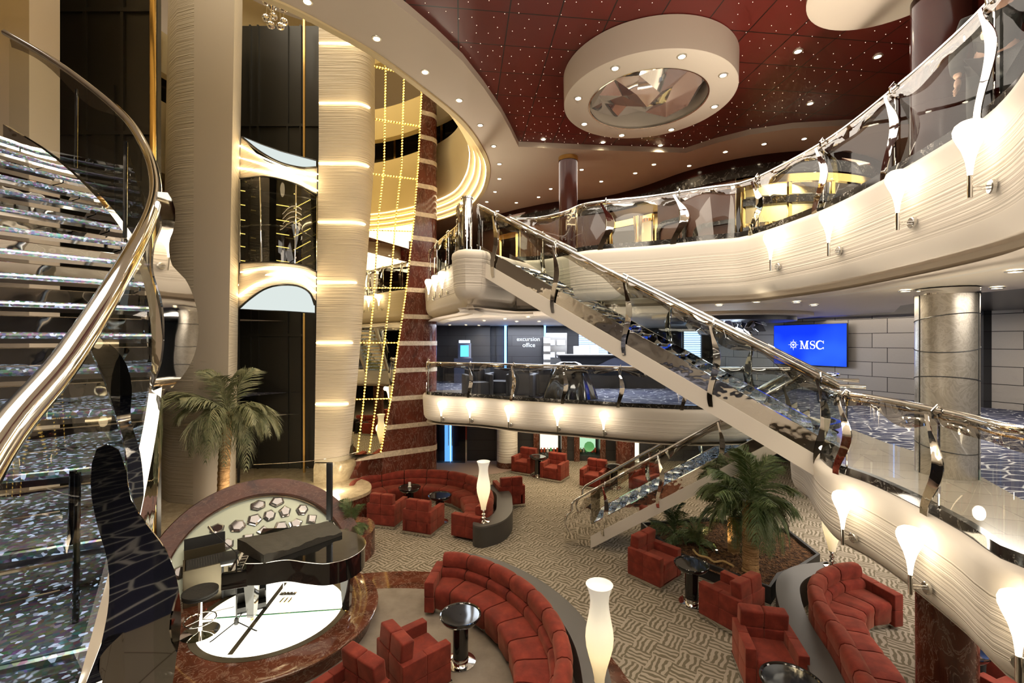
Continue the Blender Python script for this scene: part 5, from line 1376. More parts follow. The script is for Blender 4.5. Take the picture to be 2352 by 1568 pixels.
def build_pier():
    # red marble pier with cream bands and a gold-mirrored face; its plan line runs from near-left to far-right
    A = Vector((-4.75, 13.2, 0)); Bv = Vector((-2.55, 14.6, 0)); d = (Bv - A).normalized()
    def q(px):  # point on the pier face line seen at px
        k = (px - CX) / F; t = (A.x - k * A.y) / (k * d.y - d.x); return A + d * t
    def face(px, py): p = q(px); return Vector((p.x, p.y, EYE + (CY - py) / F * p.y))
    # profile of the marble: left edge leans, top narrows
    R0 = q(985)
    rows = []
    levels = [0, 1.25, 1.46, 2.3, 3.2, 4.0, 4.9, 5.7, 6.6, 7.4, 8.3, 9.2, 10.5, 12, 14]
    def leftpx(z, w=None):
        # left edge of the visible marble by height, from pixel pairs
        for _ in range(2):
            pass
        pts = [(0, 798), (1.34, 800), (1.36, 873), (3.1, 898), (4.78, 914), (6.33, 931), (8.7, 950), (10.3, 960), (12.7, 968), (14.6, 972)]
        for (a, pa), (b, pb) in zip(pts, pts[1:]):
            if a <= z <= b: return pa + (pb - pa) * (z - a) / (b - a)
        return pts[-1][1]
    nrm = Vector((d.y, -d.x, 0))  # towards the room
    def section(z, grow=0):
        L = q(leftpx(z)); C = R0 - nrm * .35 + d * .02
        r = .42; P = [L + nrm * grow]
        P.append(R0 - d * .10 + nrm * grow)
        a0 = math.atan2(nrm.y, nrm.x)
        for k in range(1, 10): a = a0 + k / 9 * 1.9; P.append(C + Vector((math.cos(a), math.sin(a), 0)) * (.37 + grow))
        P += [P[-1] + Vector((-.6, 1.0, 0)), L - nrm * 1.2]
        return [Vector((p.x, p.y, z)) for p in P]
    mb = MB(); mb.smooth = True
    zs = [0, .7, 1.35] ; mb.quadstrip([section(z) for z in zs], closed=True)
    zs = [1.361] + [1.5 + i * .45 for i in range(28)]; mb.quadstrip([section(z) for z in zs], closed=True)
    struct(mb, 'column_marble_pier', 'marble_red', sharp=35)
    # bands
    for i, py in enumerate((1030, 972, 910, 848, 788, 728, 668, 608, 550, 495, 430, 372, 318, 262)):
        z = EYE + (CY - py) / F * R0.y; h = .085 if py > 1000 else .07
        mb = MB(); mb.smooth = True
        s0, s1 = section(z - h, .012), section(z + h, .012)
        mb.quadstrip([section(z - h), s0, s1, section(z + h)], closed=True); struct(mb, 'trim_band', 'marble_cream', sharp=35)
    # the ledge band to the left under the mirror
    # mirror wall in separate sheets divided by dotted light strips
    t = thing('mirror_wall', 'tall gold-tinted mirror wall divided by strips of dotted golden lights', 'mirror', q(875) + Vector((0, 0, 1.5)))
    cols = [[(846, 100), (800, 1040)], [(891, 120), (828, 1040)], [(929, 160), (850, 1038)], [(968, 200), (875, 1035)]]
    rowsy = [-60, 162, 280, 405, 530, 661, 787, 915, 1042]
    tab = [[(-70, 852), (200, 848), (430, 846), (660, 826), (1045, 800)], [(-70, 888), (200, 885), (383, 882), (500, 869), (691, 858), (825, 844), (940, 833), (1045, 820)],
           [(-70, 931), (200, 927), (383, 922), (500, 909), (691, 894), (787, 883), (1045, 847)], [(-70, 972), (214, 968), (383, 960), (500, 951), (672, 932), (787, 915), (913, 898), (1045, 873)]]
    def colx(c, y):
        T = tab[c]
        for (a, p), (b, q2) in zip(T, T[1:]):
            if y <= b or b == T[-1][0]: return p + (q2 - p) * (y - a) / (b - a)
    slopes = [.12, .22, .16, .12, .03, .0, .0, -.02, -.03]
    for i in range(3):
        for j in range(8):
            def pt(c, r):
                y = rowsy[r] + (colx(c, rowsy[r]) - 900) * slopes[r]; return face(colx(c, y), y) + nrm * .01
            P = [pt(i, j), pt(i + 1, j), pt(i + 1, j + 1), pt(i, j + 1)]
            c = sum(P, Vector()) / 4
            wch(MB().face([p + (c - p).normalized() * .012 for p in P]).build('mirror_sheet', 'mirror_gold', recalc=False), t)
    wch(MB().face([face(848, -70) - nrm * .02, face(972, -70) - nrm * .02, face(876, 1040) - nrm * .02, face(796, 1045) - nrm * .02]).build('backing', 'dark_frame', recalc=False), t)
    def dots(a, b, nm):
        n = max(2, int((b - a).length / .085)); mb = MB()
        for i in range(n):
            p = a.lerp(b, (i + .5) / n) + nrm * .035
            mb.lathe([(.002, -.018), (.019, -.012), (.022, 0), (.019, .012), (.002, .018)], p, 6)
        ax = (b - a).normalized(); mb.mi = 1; mb.tube([a + nrm * .014, b + nrm * .014], .016, 6)
        wch(mb.build(nm, ['led_dots', 'gold'], sharp=0), t)
    for c in (1, 2, 3):
        for y0, y1 in zip([-60] + [a for a, p in tab[c][1:-1]], [a for a, p in tab[c][1:-1]] + [1040]): dots(face(colx(c, y0), y0), face(colx(c, y1), y1), 'light_dot_row')
    for r in range(1, 8):
        y0 = rowsy[r] + (colx(0, rowsy[r]) - 900) * slopes[r]; y1 = rowsy[r] + (colx(3, rowsy[r]) - 900) * slopes[r]
        dots(face(colx(0, y0), y0), face(colx(3, y1), y1), 'light_dot_row')
    # lower marble sill left of the pier foot
    mb = MB(); L = q(775); mb.quadstrip([[L, L + Vector((0, 0, 1.34))], [q(880), q(880) + Vector((0, 0, 1.34))]]); 
    global PIER_N; PIER_N = nrm
    mb2 = MB(); a = q(770); b = q(878); mb2.box(((a.x + b.x) / 2 - nrm.x * .2, (a.y + b.y) / 2 - nrm.y * .2, .67), ((b - a).length, .4, 1.34), rot=math.atan2(d.y, d.x)); mb.bm.free(); struct(mb2, 'trim_pier_foot', 'marble_red')

def downlight(src, p, label, group, e, r=.05):
    if src[0] is None:
        t = thing('downlight', label, 'ceiling light', p, group=group)
        MB().lathe([(.048, -.012), (.068, -.010), (.072, 0), (.048, 0), (.048, -.012)], n=22).build('trim_ring', 'satin', t)
        MB().lathe([(.001, -.004), (.046, -.004)], n=18).build('lens', 'downlight_glow', t)
        src[0] = t
    else: t = dup(src[0], p, 0, label, group)
    if e: lamp('downlight_lamp', 'SPOT', (p[0], p[1], p[2] - .05), e, (1, .82, .56), .06, spot=2.4)
    return t
def build_ceiling_lights():
    src = [None]
    soff = [(706, 3), (865, 88), (976, 165), (1055, 230), (1103, 287), (1134, 335), (1147, 376), (1147, 410), (1137, 440), (1118, 463)]
    w = ['first from the top edge', 'second from the top edge', 'third from the top edge', 'fourth from the top edge', 'fifth from the top edge', 'sixth from the top edge', 'seventh from the top edge', 'eighth from the top edge', 'ninth from the top edge', 'last before the stair head']
    for p, lb in zip(soff, w): downlight(src, on(*p, ZC), 'downlight in the cream soffit arc beside the void, ' + lb, 'downlights in the soffit arc', 45)
    s2 = [(1336, 389), (1502, 377), (1459, 397), (1583, 380), (1381, 416), (1265, 433), (1237, 452), (1186, 465), (1666, 348), (1755, 330), (1847, 318), (1143, 484), (1560, 352), (1640, 322), (1990, 316), (1742, 388)]
    for i, p in enumerate(s2[:12]): downlight(src, on(*p, ZC), 'downlight in the cream ceiling near the shops, %s' % ['just right of the dark column top', 'upper of the middle pair', 'brightest, lower of the middle pair', 'towards the marble arch on the right', 'right of the dark column, lower', 'left of the dark column, upper', 'left of the dark column, middle', 'left of the dark column, lowest', 'above the shop arch, left', 'above the shop arch, middle', 'above the shop arch, right', 'far left above the stair head'][i], 'downlights in the cream ceiling near the shops', 40)
    red = [(1833, 117), (2016, 129), (1861, 237), (1248, 319), (1385, 326), (1517, 333)]
    for p, lb in zip(red, ['upper left of the right-hand three', 'nearest the dark column', 'lowest of the right-hand three', 'left of the lower row of three', 'middle of the lower row of three', 'right of the lower row of three']):
        downlight(src, on(*p, ZC + .115), 'bright downlight in the dark red panels, ' + lb, 'downlights in the red ceiling', 45)
    mid = [(1056, 731), (1112, 736), (1160, 732), (1213, 727), (1238, 738), (1187, 738), (1070, 746), (1100, 747), (1033, 746), (1830, 693), (2290, 660), (1738, 692), (1652, 700), (2080, 667), (1870, 700), (2332, 622)]
    for i, p in enumerate(mid):
        q = on(*p, ZU - .965); 
        if q.y > 18.2: q = q * (18.0 / q.y); q.z = ZU - .965
        downlight(src, q, 'downlight under the upper deck, ' + (['above the kiosk', 'left of the excursion sign', 'just above the excursion sign', 'right above the excursion sign', 'far right above the excursion sign', 'front one above the excursion sign', 'deep above the kiosk, first', 'deep above the kiosk, second', 'beside the marble pier', 'above the wall screen', 'far right in the dark planks', 'above the round navy canopy', 'left above the round navy canopy', 'beside the silver column head', 'right above the wall screen', 'at the right picture edge under the balcony'][i]), 'downlights under the upper deck', 30 if i % 2 else 0)
    # ring canopy in the red ceiling
    c4 = [on(1301, 226, 8.83), on(1589, 111, 8.83), on(1695, 184, 8.83), on(1432, 318, 8.83)]
    cx, cy = 2.335, 7.70
    # least-squares circle through the four measured rim points
    a, b, cc = c4[0], c4[2], c4[3]
    D = 2 * (a.x * (b.y - cc.y) + b.x * (cc.y - a.y) + cc.x * (a.y - b.y))
    f = lambda p: p.x ** 2 + p.y ** 2
    cx = (f(a) * (b.y - cc.y) + f(b) * (cc.y - a.y) + f(cc) * (a.y - b.y)) / D; cy = (f(a) * (cc.x - b.x) + f(b) * (a.x - cc.x) + f(cc) * (b.x - a.x)) / D
    R = sum(math.hypot(p.x - cx, p.y - cy) for p in c4) / 4
    t = thing('ring_canopy', 'large round cream ceiling ring with faceted mirror dome inside the red ceiling', 'ceiling ring', (cx, cy, 8.83))
    MB().lathe([(R * .70, 0), (R * .985, 0), (R, .015), (R + .01, .48), (R * .97, .5), (R * .70, .5), (R * .69, .1), (R * .70, 0)], n=96).build('ring', 'plaster', t, sharp=40)
    MB().lathe([(R * .685, -.005), (R * .70, -.008), (R * .70, .02), (R * .685, .02)], n=96).build('inner_rim', 'chrome', t)
    rnd = random.Random(3); rings = [(1, 0, .06), (7, .30, -.03), (11, .58, .02), (14, .69, .14)]
    pts = []
    for n, rr, dz in rings: pts.append([Vector((R * rr * math.cos(2 * PI * (i + .5 * (n % 2)) / n), R * rr * math.sin(2 * PI * (i + .5 * (n % 2)) / n), .10 + dz + rnd.uniform(-.14, .14))) for i in range(n)])
    def tri(P):
        mb = MB(); mb.face(P); mb.build('mirror_facet', 'crystal', t, sharp=0, recalc=False)
    pts[0] = [Vector((0, 0, -.08))]
    for i in range(7): tri([pts[0][0], pts[1][i], pts[1][(i + 1) % 7]])
    def stitch(Aa, Bb):
        i = j = 0; na, nb = len(Aa), len(Bb)
        ang = lambda p: math.atan2(p.y, p.x) % (2 * PI)
        Aa = sorted(Aa, key=ang); Bb = sorted(Bb, key=ang)
        while i < na or j < nb:
            aa = ang(Aa[i % na]) + (2 * PI if i >= na else 0); bb = ang(Bb[j % nb]) + (2 * PI if j >= nb else 0)
            if (aa < bb and i < na) or j >= nb: tri([Aa[i % na], Bb[j % nb], Aa[(i + 1) % na]]); i += 1
            else: tri([Aa[i % na], Bb[j % nb], Bb[(j + 1) % nb]]); j += 1
    stitch(pts[1], pts[2]); stitch(pts[2], pts[3])
    for i, (x, y) in enumerate(((1413, 156), (1566, 129), (1661, 172), (1641, 244), (1542, 297), (1428, 310), (1342, 284), (1328, 225))):
        q = on(x, y, 8.83); downlight(src, q, 'small downlight in the round cream ceiling ring, ' + ['upper left', 'top', 'upper right', 'right', 'lower right', 'bottom', 'lower left', 'far left'][i], 'downlights in the ceiling ring', 30)
    # second ring, cropped at the top right
    c2 = on(2075, -20, 8.83)
    MB().lathe([(.005, 0), (.82, 0), (.86, .02), (.86, .5)], (0, 0, 0), 60).build('ceiling_disc', 'plaster', loc=(3.75 + .55, 4.62 + .45, 8.83), label='cream round ceiling disc cropped at the top beside the dark column', cat='ceiling disc')
    # star lights
    rnd = random.Random(11); mb = MB(); mb.lathe([(.0005, -.002), (.0042, -.001), (.005, .003)], n=6); s0 = mb.build('star_light', 'star_glow', sharp=0)
    tag(s0, 'tiny star light set in the dark red ceiling panels', 'star light', 'star lights in the red ceiling'); first = True
    redpoly = [on(x, y, ZC + .11) for x, y in ((870, -20), (1000, 82), (1110, 200), (1191, 337), (1575, 351), (1720, 310), (1960, 287), (2110, 285), (2110, -20))]
    def inside(p):
        c = False; n = len(redpoly)
        for i in range(n):
            a, b = redpoly[i], redpoly[(i + 1) % n]
            if (a.y > p.y) != (b.y > p.y) and p.x < (b.x - a.x) * (p.y - a.y) / (b.y - a.y) + a.x: c = not c
        return c
    P = []; tries = 0
    while len(P) < 430 and tries < 20000:
        tries += 1; p = Vector((rnd.uniform(-2, 6), rnd.uniform(5.4, 11.6), ZC + .116))
        dens = 1.0 if p.x < 1.2 else .38
        if rnd.random() > dens or not inside(p) or math.hypot(p.x - cx, p.y - cy) < R + .05: continue
        if any((p - o).length < .15 for o in P): continue
        P.append(p)
    P.sort(key=lambda p: p.y); k = 0
    for p in P[:300]:
        if first: s0.location = p; first = False
        else: o = s0.copy(); o.location = p; COL.objects.link(o)
    mb = MB()
    for p in P[300:]: mb.lathe([(.0005, -.002), (.0042, -.001), (.005, .003)], p, 6)
    if len(P) > 300: tag(mb.build('star_lights_far', 'star_glow', sharp=0), 'far tiny star lights scattered over the dark red ceiling', 'star lights', kind='stuff')
    # light coves round the void: four stepped warm lines
    hole = P_HOLE; n = normals(hole, True)
    for k, (o, z) in enumerate(((-.012, .02), (-.155, .17), (-.295, .33), (-.435, .49))):
        pts = [Vector((p.x, p.y, ZC + z)) - q * o for p, q in zip(hole, n)]
        keep = [p for p in pts if p.y > 5 and (k == 0 or p.y > 6) and p.x > -6.6]
        keep.sort(key=lambda p: math.atan2(p.y - 11, p.x + 5))
        MB().tube(keep, .011 if k else .009, 6).build('cove_light', 'led_white', label=['thin white light line along the ceiling edge of the open void', 'lowest stepped light line inside the round void', 'middle stepped light line inside the round void', 'upper stepped light line inside the round void'][k], cat='light line', group='stepped light lines round the void')
    # crystal ball chandelier at the top of the shaft
    c = at(632, 38, 10.2)
    t = thing('chandelier', 'cluster of glass balls on thin rods hanging at the top of the lift shaft', 'chandelier', c)
    for i, (x, y) in enumerate(((612, 5), (625, 17), (651, 20), (611, 42), (628, 38), (652, 50), (622, 58), (644, 61))):
        p = at(x, y, 10.2 + .08 * (i % 3)) - c
        mb = MB(); bmesh.ops.create_icosphere(mb.bm, subdivisions=2, radius=.085, matrix=Matrix.Translation(p)); mb.build('glass_ball', 'crystal', t, sharp=5)
        MB().tube([p + Vector((0, 0, .08)), Vector((p.x * .6, p.y, .7))], .005, 5).build('rod', 'chrome', t)

def build_upper_shops():
    W = [(-1.2, 16.4), (-.4, 15.7), (.4, 15.0), (1.5, 14.3), (2.3, 14.1), (3.1, 13.6), (3.75, 12.9), (4.55, 11.75), (5.4, 11.0), (6.3, 10.6), (7.3, 10.5), (8.6, 10.9), (9.9, 11.9)]
    P = spline(W, .15); P = [Vector((p.x, p.y, 0)) for p in P]
    def seg(a, b):  # sub-path between pixel columns
        return [p for p in P if a <= CX + F * p.x / p.y <= b]
    z1 = ZC
    def wall(a, b, z0_, z1_, mat, nm, off=0):
        s = seg(a, b)
        if len(s) < 2: return
        mb = MB(); mb.smooth = True; mb.sweep_solid(s, [(0 - off, z0_), (.12, z0_), (.12, z1_), (0 - off, z1_)], 1); struct(mb, nm, mat)
    wall(900, 1148, ZU, z1, 'wood_dark', 'wall_shop_left'); wall(1190, 1392, ZU, z1, 'wood_dark', 'wall_shop_left')
    wall(1500, 1704, ZU, z1, 'wood_dark', 'wall_shop_middle'); wall(2050, 2300, ZU, z1, 'wood_dark', 'wall_shop_right')
    wall(900, 2300, 8.98, z1, 'wood_red', 'trim_9', .02); wall(900, 2300, 8.72, 8.98, 'marble_black', 'trim_10', .05)
    wall(1700, 2052, 8.60, 8.75, 'wood_red', 'trim_11')
    for zc in (6.62, 7.42, 8.1): wall(1690, 2055, zc - .09, zc + .09, 'marble_black', 'trim_12', .08)
    # black marble surrounds of the recessed wood panels
    for (px, w, top) in ((1545, .9, 8.05), (1635, 1.0, 7.75)):
        k = (px - CX) / F; j = min(range(len(P)), key=lambda i: abs(P[i].x / P[i].y - k)); p = P[j]; n = normals(P)[j] * -1; a = math.atan2(n.y, n.x) + PI / 2
        t = thing('wall_panel', 'recessed dark wood panel framed in black marble on the shop wall, %s' % ('taller one' if px < 1600 else 'lower one'), 'wall panel', (p.x + n.x * .03, p.y + n.y * .03, ZU), a)
        o = [(-w / 2, 0)] + [(-w / 2 + .25 - .25 * math.cos(q), top - ZU - .25 + .25 * math.sin(q)) for q in [PI / 2 * i / 8 for i in range(9)]] + [(w / 2, top - ZU), (w / 2, 0)]
        i2 = [(x * .80, z * .93) for x, z in o]
        mb = MB(); mb.quadstrip([[Vector((x, 0, z)) for x, z in o], [Vector((x, -.06, z)) for x, z in o], [Vector((x, -.06, z)) for x, z in i2], [Vector((x, 0, z)) for x, z in i2]]); mb.build('surround', 'marble_black', t)
        MB().plate([(x, -.012, z) for x, z in i2], .01, (0, 1, 0)).build('panel', 'wood_dark', t)
    # shop windows on the right: gold framed glass, lit interior behind
    def shop(a, b, name, lab, zt, nm, gl=.55):
        s = seg(a, b); t = thing(name, lab, 'shop window', s[len(s) // 2] + Vector((0, 0, ZU)))
        m = max(1, round((Vector(s[-1]) - Vector(s[0])).length / .95)); rp = resample(s, n=m * 3)
        for i in range(m):
            q = rp[i * 3:i * 3 + 4]; mb = MB(); mb.sweep(q, [(0, ZU + .05), (0, zt)], 1); wch(mb.build('glass_panel', 'glass'), t)
        for i in range(m + 1): p = rp[min(i * 3, len(rp) - 1)]; wch(MB().box((p.x, p.y, (ZU + zt) / 2), (.08, .08, zt - ZU), bevel=.01).build('gold_mullion', 'gold'), t)
        mb = MB(); mb.sweep_solid(s, [(-.05, zt - .12), (.05, zt - .12), (.05, zt + .06), (-.05, zt + .06)], 1); wch(mb.build('gold_header', 'gold'), t)
        return s, t
    s, t = shop(1702, 2052, 'shop_window', 'curved gold-framed shop window glowing behind the upper right railing', 8.62, 'x')
    def interior(s, dep, lights, nm):
        mb = MB(); back = [p + n * dep for p, n in zip(s, normals(s))]
        mb.quadstrip([[Vector((p.x, p.y, ZU + .01)) for p in back], [Vector((p.x, p.y, ZC - .05)) for p in back]]); struct(mb, nm, 'plaster_yellow', recalc=False)
        c = s[len(s) // 2] + normals(s)[len(s) // 2] * dep * .5
        lamp('shop_light', 'AREA', (c.x, c.y, ZC - .15), lights, (1, .84, .58), 1.8)
    interior(seg(1690, 2070), 1.7, 130, 'wall_shop_interior')
    src = None; rnd = random.Random(8)
    names = [(1722, 'second shelf from the left'), (1760, ''), (1800, ''), (1850, ''), (1890, ''), (1940, ''), (1985, '')]
    j = 0
    for px, _ in names:
        for z in (ZU + .35, ZU + 1.1, ZU + 1.75):
            k = (px - CX) / F; i = min(range(len(P)), key=lambda i: abs(P[i].x / P[i].y - k)); p = P[i] + normals(P)[i] * .5
            o = MB().box((0, 0, .11), (.22, .12, .22), bevel=.01).build('gift_box', ('paper', 'gold', 'paper')[j % 3], loc=(p.x, p.y, z)); o.rotation_euler = (0, 0, rnd.uniform(-.3, .3))
            tag(o, 'small boxed good on display inside the gold-framed shop window', 'gift box', 'boxed goods in the shop window')
            j += 1
    for z in (ZU + .34, ZU + 1.09, ZU + 1.74):
        sg = [p + n * .5 for p, n in zip(seg(1702, 2052), normals(seg(1702, 2052)))]
        mb = MB(); mb.sweep_solid(sg, [(-.14, z - .02), (.14, z - .02), (.14, z), (-.14, z)], 1); tag(mb.build('display_shelf', 'glass'), 'glass display shelf running round the shop window, %s' % {0: 'lowest', 1: 'middle', 2: 'top'}[int((z - ZU) / .7 + .1) if z < ZU + 1.7 else 2], 'shelf', 'glass shelves in the shop window')
    # shop doorway with gold frame in the middle
    s, t = shop(1395, 1500, 'shop_entrance', 'gold-framed glass shop entrance behind the upper railing', 8.3, 'x')
    interior(seg(1385, 1510), 2.6, 70, 'wall_shop_entrance_interior')
    sp = seg(1400, 1460)
    if len(sp) > 1:
        m = sp[len(sp) // 2]; o = bpy.data.curves.new('lettering', 'FONT'); o.body = 'CHANEL'; o.size = .16; o.extrude = .003; o.align_x = 'CENTER'; o.materials.append(MATS['black_gloss'])
        ob = bpy.data.objects.new('lettering', font_mesh(o, 'lettering')); COL.objects.link(ob); ob.parent = t; n = normals(sp)[len(sp) // 2] * -1; ob.rotation_euler = (PI / 2, 0, math.atan2(n.y, n.x) + PI / 2); ob.location = m + n * .22 + Vector((0, 0, ZU + .45)) - t.location
        wch(MB().box((m.x - n.x * -.19, m.y + n.y * .19, ZU + .51), (.85, .02, .30), rot=math.atan2(n.y, n.x) + PI / 2).build('sign_board', 'shop_light'), t)
    m = seg(1446, 1476)
    if m:
        p = m[0] + Vector((.1, -.5, 0)); o = thing('gold_drape', 'tall twisted golden column of fabric in the shop entrance', 'drape', (p.x, p.y, ZU))
        mb = MB(); mb.smooth = True
        mb.quadstrip([[Vector(((.09 + .09 * abs(z - 1.3) ** 1.3 + .012 * math.sin(6 * a)) * math.cos(a), (.09 + .09 * abs(z - 1.3) ** 1.3 + .012 * math.sin(6 * a)) * math.sin(a), z)) for a in [2 * PI * i / 36 for i in range(36)]] for z in [q * .1 for q in range(20)]], closed=True); mb.build('fabric', 'gold', o)
    s, t = shop(1148, 1190, 'shop_window', 'narrow gold-framed shop window far left behind the stair head', 8.4, 'x')
    interior(seg(1140, 1200), 1.2, 40, 'wall_shop_left_interior')
    # round columns on the upper deck
    c = at(1305, 500, 10.9); struct(MB().lathe([(.22, ZU), (.22, ZC - .10)], (c.x, 10.9, 0), 36, caps=True), 'column_wood_round', 'wood_red')
    struct(MB().lathe([(.235, ZC - .10), (.235, ZC)], (c.x, 10.9, 0), 36, caps=True), 'trim_column_top', 'brass')
    c = at(2150, 200, 5.3); struct(MB().lathe([(.29, ZU), (.29, ZC + .1)], (5.02, 5.3, 0), 44, caps=True), 'column_wood_round_right', 'wood_red')

def build_mid_furniture():
    # dark tub armchairs behind the far railing
    t = thing('tub_armchair', 'x', 'armchair', (0, 0, 0), group='dark blue armchairs behind the far railing')
    MB().box((0, 0, .25), (.60, .60, .36), bevel=.04).build('seat', 'navy_fabric', t)
    for s in (-1, 1): MB().box((s * .34, -.02, .34), (.12, .66, .62), bevel=.04, seg=3).build('armrest', 'navy_fabric', t)
    MB().box((0, .30, .42), (.62, .12, .72), bevel=.05, seg=3).build('backrest', 'navy_fabric', t)
    MB().box((0, 0, .035), (.5, .5, .07)).build('base', 'steel', t)
    for i, (px, Y, rz, lb) in enumerate(((1096, 13.2, .3, 'nearest the kiosk'), (1150, 13.6, -.3, 'second from the kiosk'), (1198, 13.2, 2.9, 'in the middle of the row'), (1252, 13.7, 3.4, 'next to the covered piano'))):
        loc = (xat(px, Y), Y, ZM + .01); lb = 'dark blue armchair behind the far middle railing, ' + lb
        if i == 0: t.location = loc; t.rotation_euler = (0, 0, rz); t['label'] = lb
        else: dup(t, loc, rz, lb)
    p = thing('covered_piano', 'object under a glossy black cover behind the far middle railing', 'covered piano', (xat(1306, 12.8), 12.8, ZM + .01))
    rnd = random.Random(2); rows = []
    for k in range(9):
        z = 1.02 * (1 - (k / 8) ** 1.4); s = .18 + .5 * (k / 8) ** .7
        rows.append([Vector((s * (1 + .10 * math.sin(5 * a + k * .3)) * math.cos(a) * 1.1, s * .75 * (1 + .1 * math.sin(7 * a + k * .2)) * math.sin(a), z)) for a in [2 * PI * i / 40 for i in range(40)]])
    mb = MB(); mb.smooth = True; mb.quadstrip(rows[::-1], closed=True, cap=True); mb.build('cover', 'black_gloss', p, sharp=80)
    # round canopy and crystal chandelier near the silver wall
    q = on(1685, 722, ZU - 1.1); q = Vector((5.3, 11.2, 0))
    t = thing('round_canopy', 'round cream and navy ceiling canopy beside the wall screen', 'ceiling canopy', (q.x, q.y, ZU - 1.0))
    MB().lathe([(1.75, .05), (1.78, .04), (1.78, -.02), (1.45, -.03)], n=64).build('cream_disc', 'plaster', t)
    MB().lathe([(1.46, -.02), (1.46, -.12), (1.40, -.13), (.01, -.13)], n=64).build('navy_disc', 'navy', t)
    ch = thing('crystal_chandelier', 'large silver crystal chandelier hanging under the round canopy', 'chandelier', (q.x, q.y, ZU - 1.14)); rnd = random.Random(6)
    for i in range(46):
        a = rnd.random() * 6.28; r = .85 * rnd.random() ** .5; z = -.36 * (1 - (r / .9) ** 2) * rnd.uniform(.3, 1)
        c = Vector((r * math.cos(a), r * math.sin(a), z)); w = rnd.uniform(.10, .20)
        mb = MB(); e = Euler((rnd.uniform(-1, 1), rnd.uniform(-1, 1), rnd.uniform(0, 3))).to_matrix()
        mb.plate([c + e @ Vector((x * w, y * w, 0)) for x, y in ((-1, -.6), (.2, -1), (1, .1), (.4, .9), (-.7, .7))], .01, e @ Vector((0, 0, 1))); mb.build('crystal', 'crystal', ch, sharp=5)
    lamp('chandelier_light', 'POINT', (q.x, q.y, ZU - 1.5), 30, (.7, .82, 1), .4)

def person_mesh(t, joints, edges, radii, mat, name, subd=2):
    me = bpy.data.meshes.new(name); me.from_pydata(joints, edges, []); o = bpy.data.objects.new(name, me); COL.objects.link(o); o.parent = t
    m = o.modifiers.new('skin', 'SKIN'); m.use_smooth_shade = True; s = o.modifiers.new('sub', 'SUBSURF'); s.levels = subd; s.render_levels = subd
    for v, r in zip(me.skin_vertices[0].data, radii): v.radius = (r, r) if not isinstance(r, tuple) else r
    me.skin_vertices[0].data[0].use_root = True
    me.materials.append(MATS[mat]); return o
def hand(t, w, d, n, mat='skin'):
    # palm and five fingers as short skinned chains
    d = d.normalized(); s = d.cross(n).normalized()
    J = [w, w + d * .045, w + d * .085]; E = [(0, 1), (1, 2)]; R = [.024, .030, .028]
    for i, (o, L) in enumerate(((-.030, .062), (-.010, .075), (.010, .070), (.028, .055))):
        b = len(J); J += [w + d * .09 + s * o, w + d * (.09 + L * .5) + s * o * 1.1 - n * .008, w + d * (.09 + L) + s * o * 1.1 - n * .026]; E += [(2, b), (b, b + 1), (b + 1, b + 2)]; R += [.010, .009, .007]
    b = len(J); J += [w + d * .03 - s * .035, w + d * .06 - s * .06, w + d * .085 - s * .066]; E += [(1, b), (b, b + 1), (b + 1, b + 2)]; R += [.012, .010, .008]
    return J, E, R
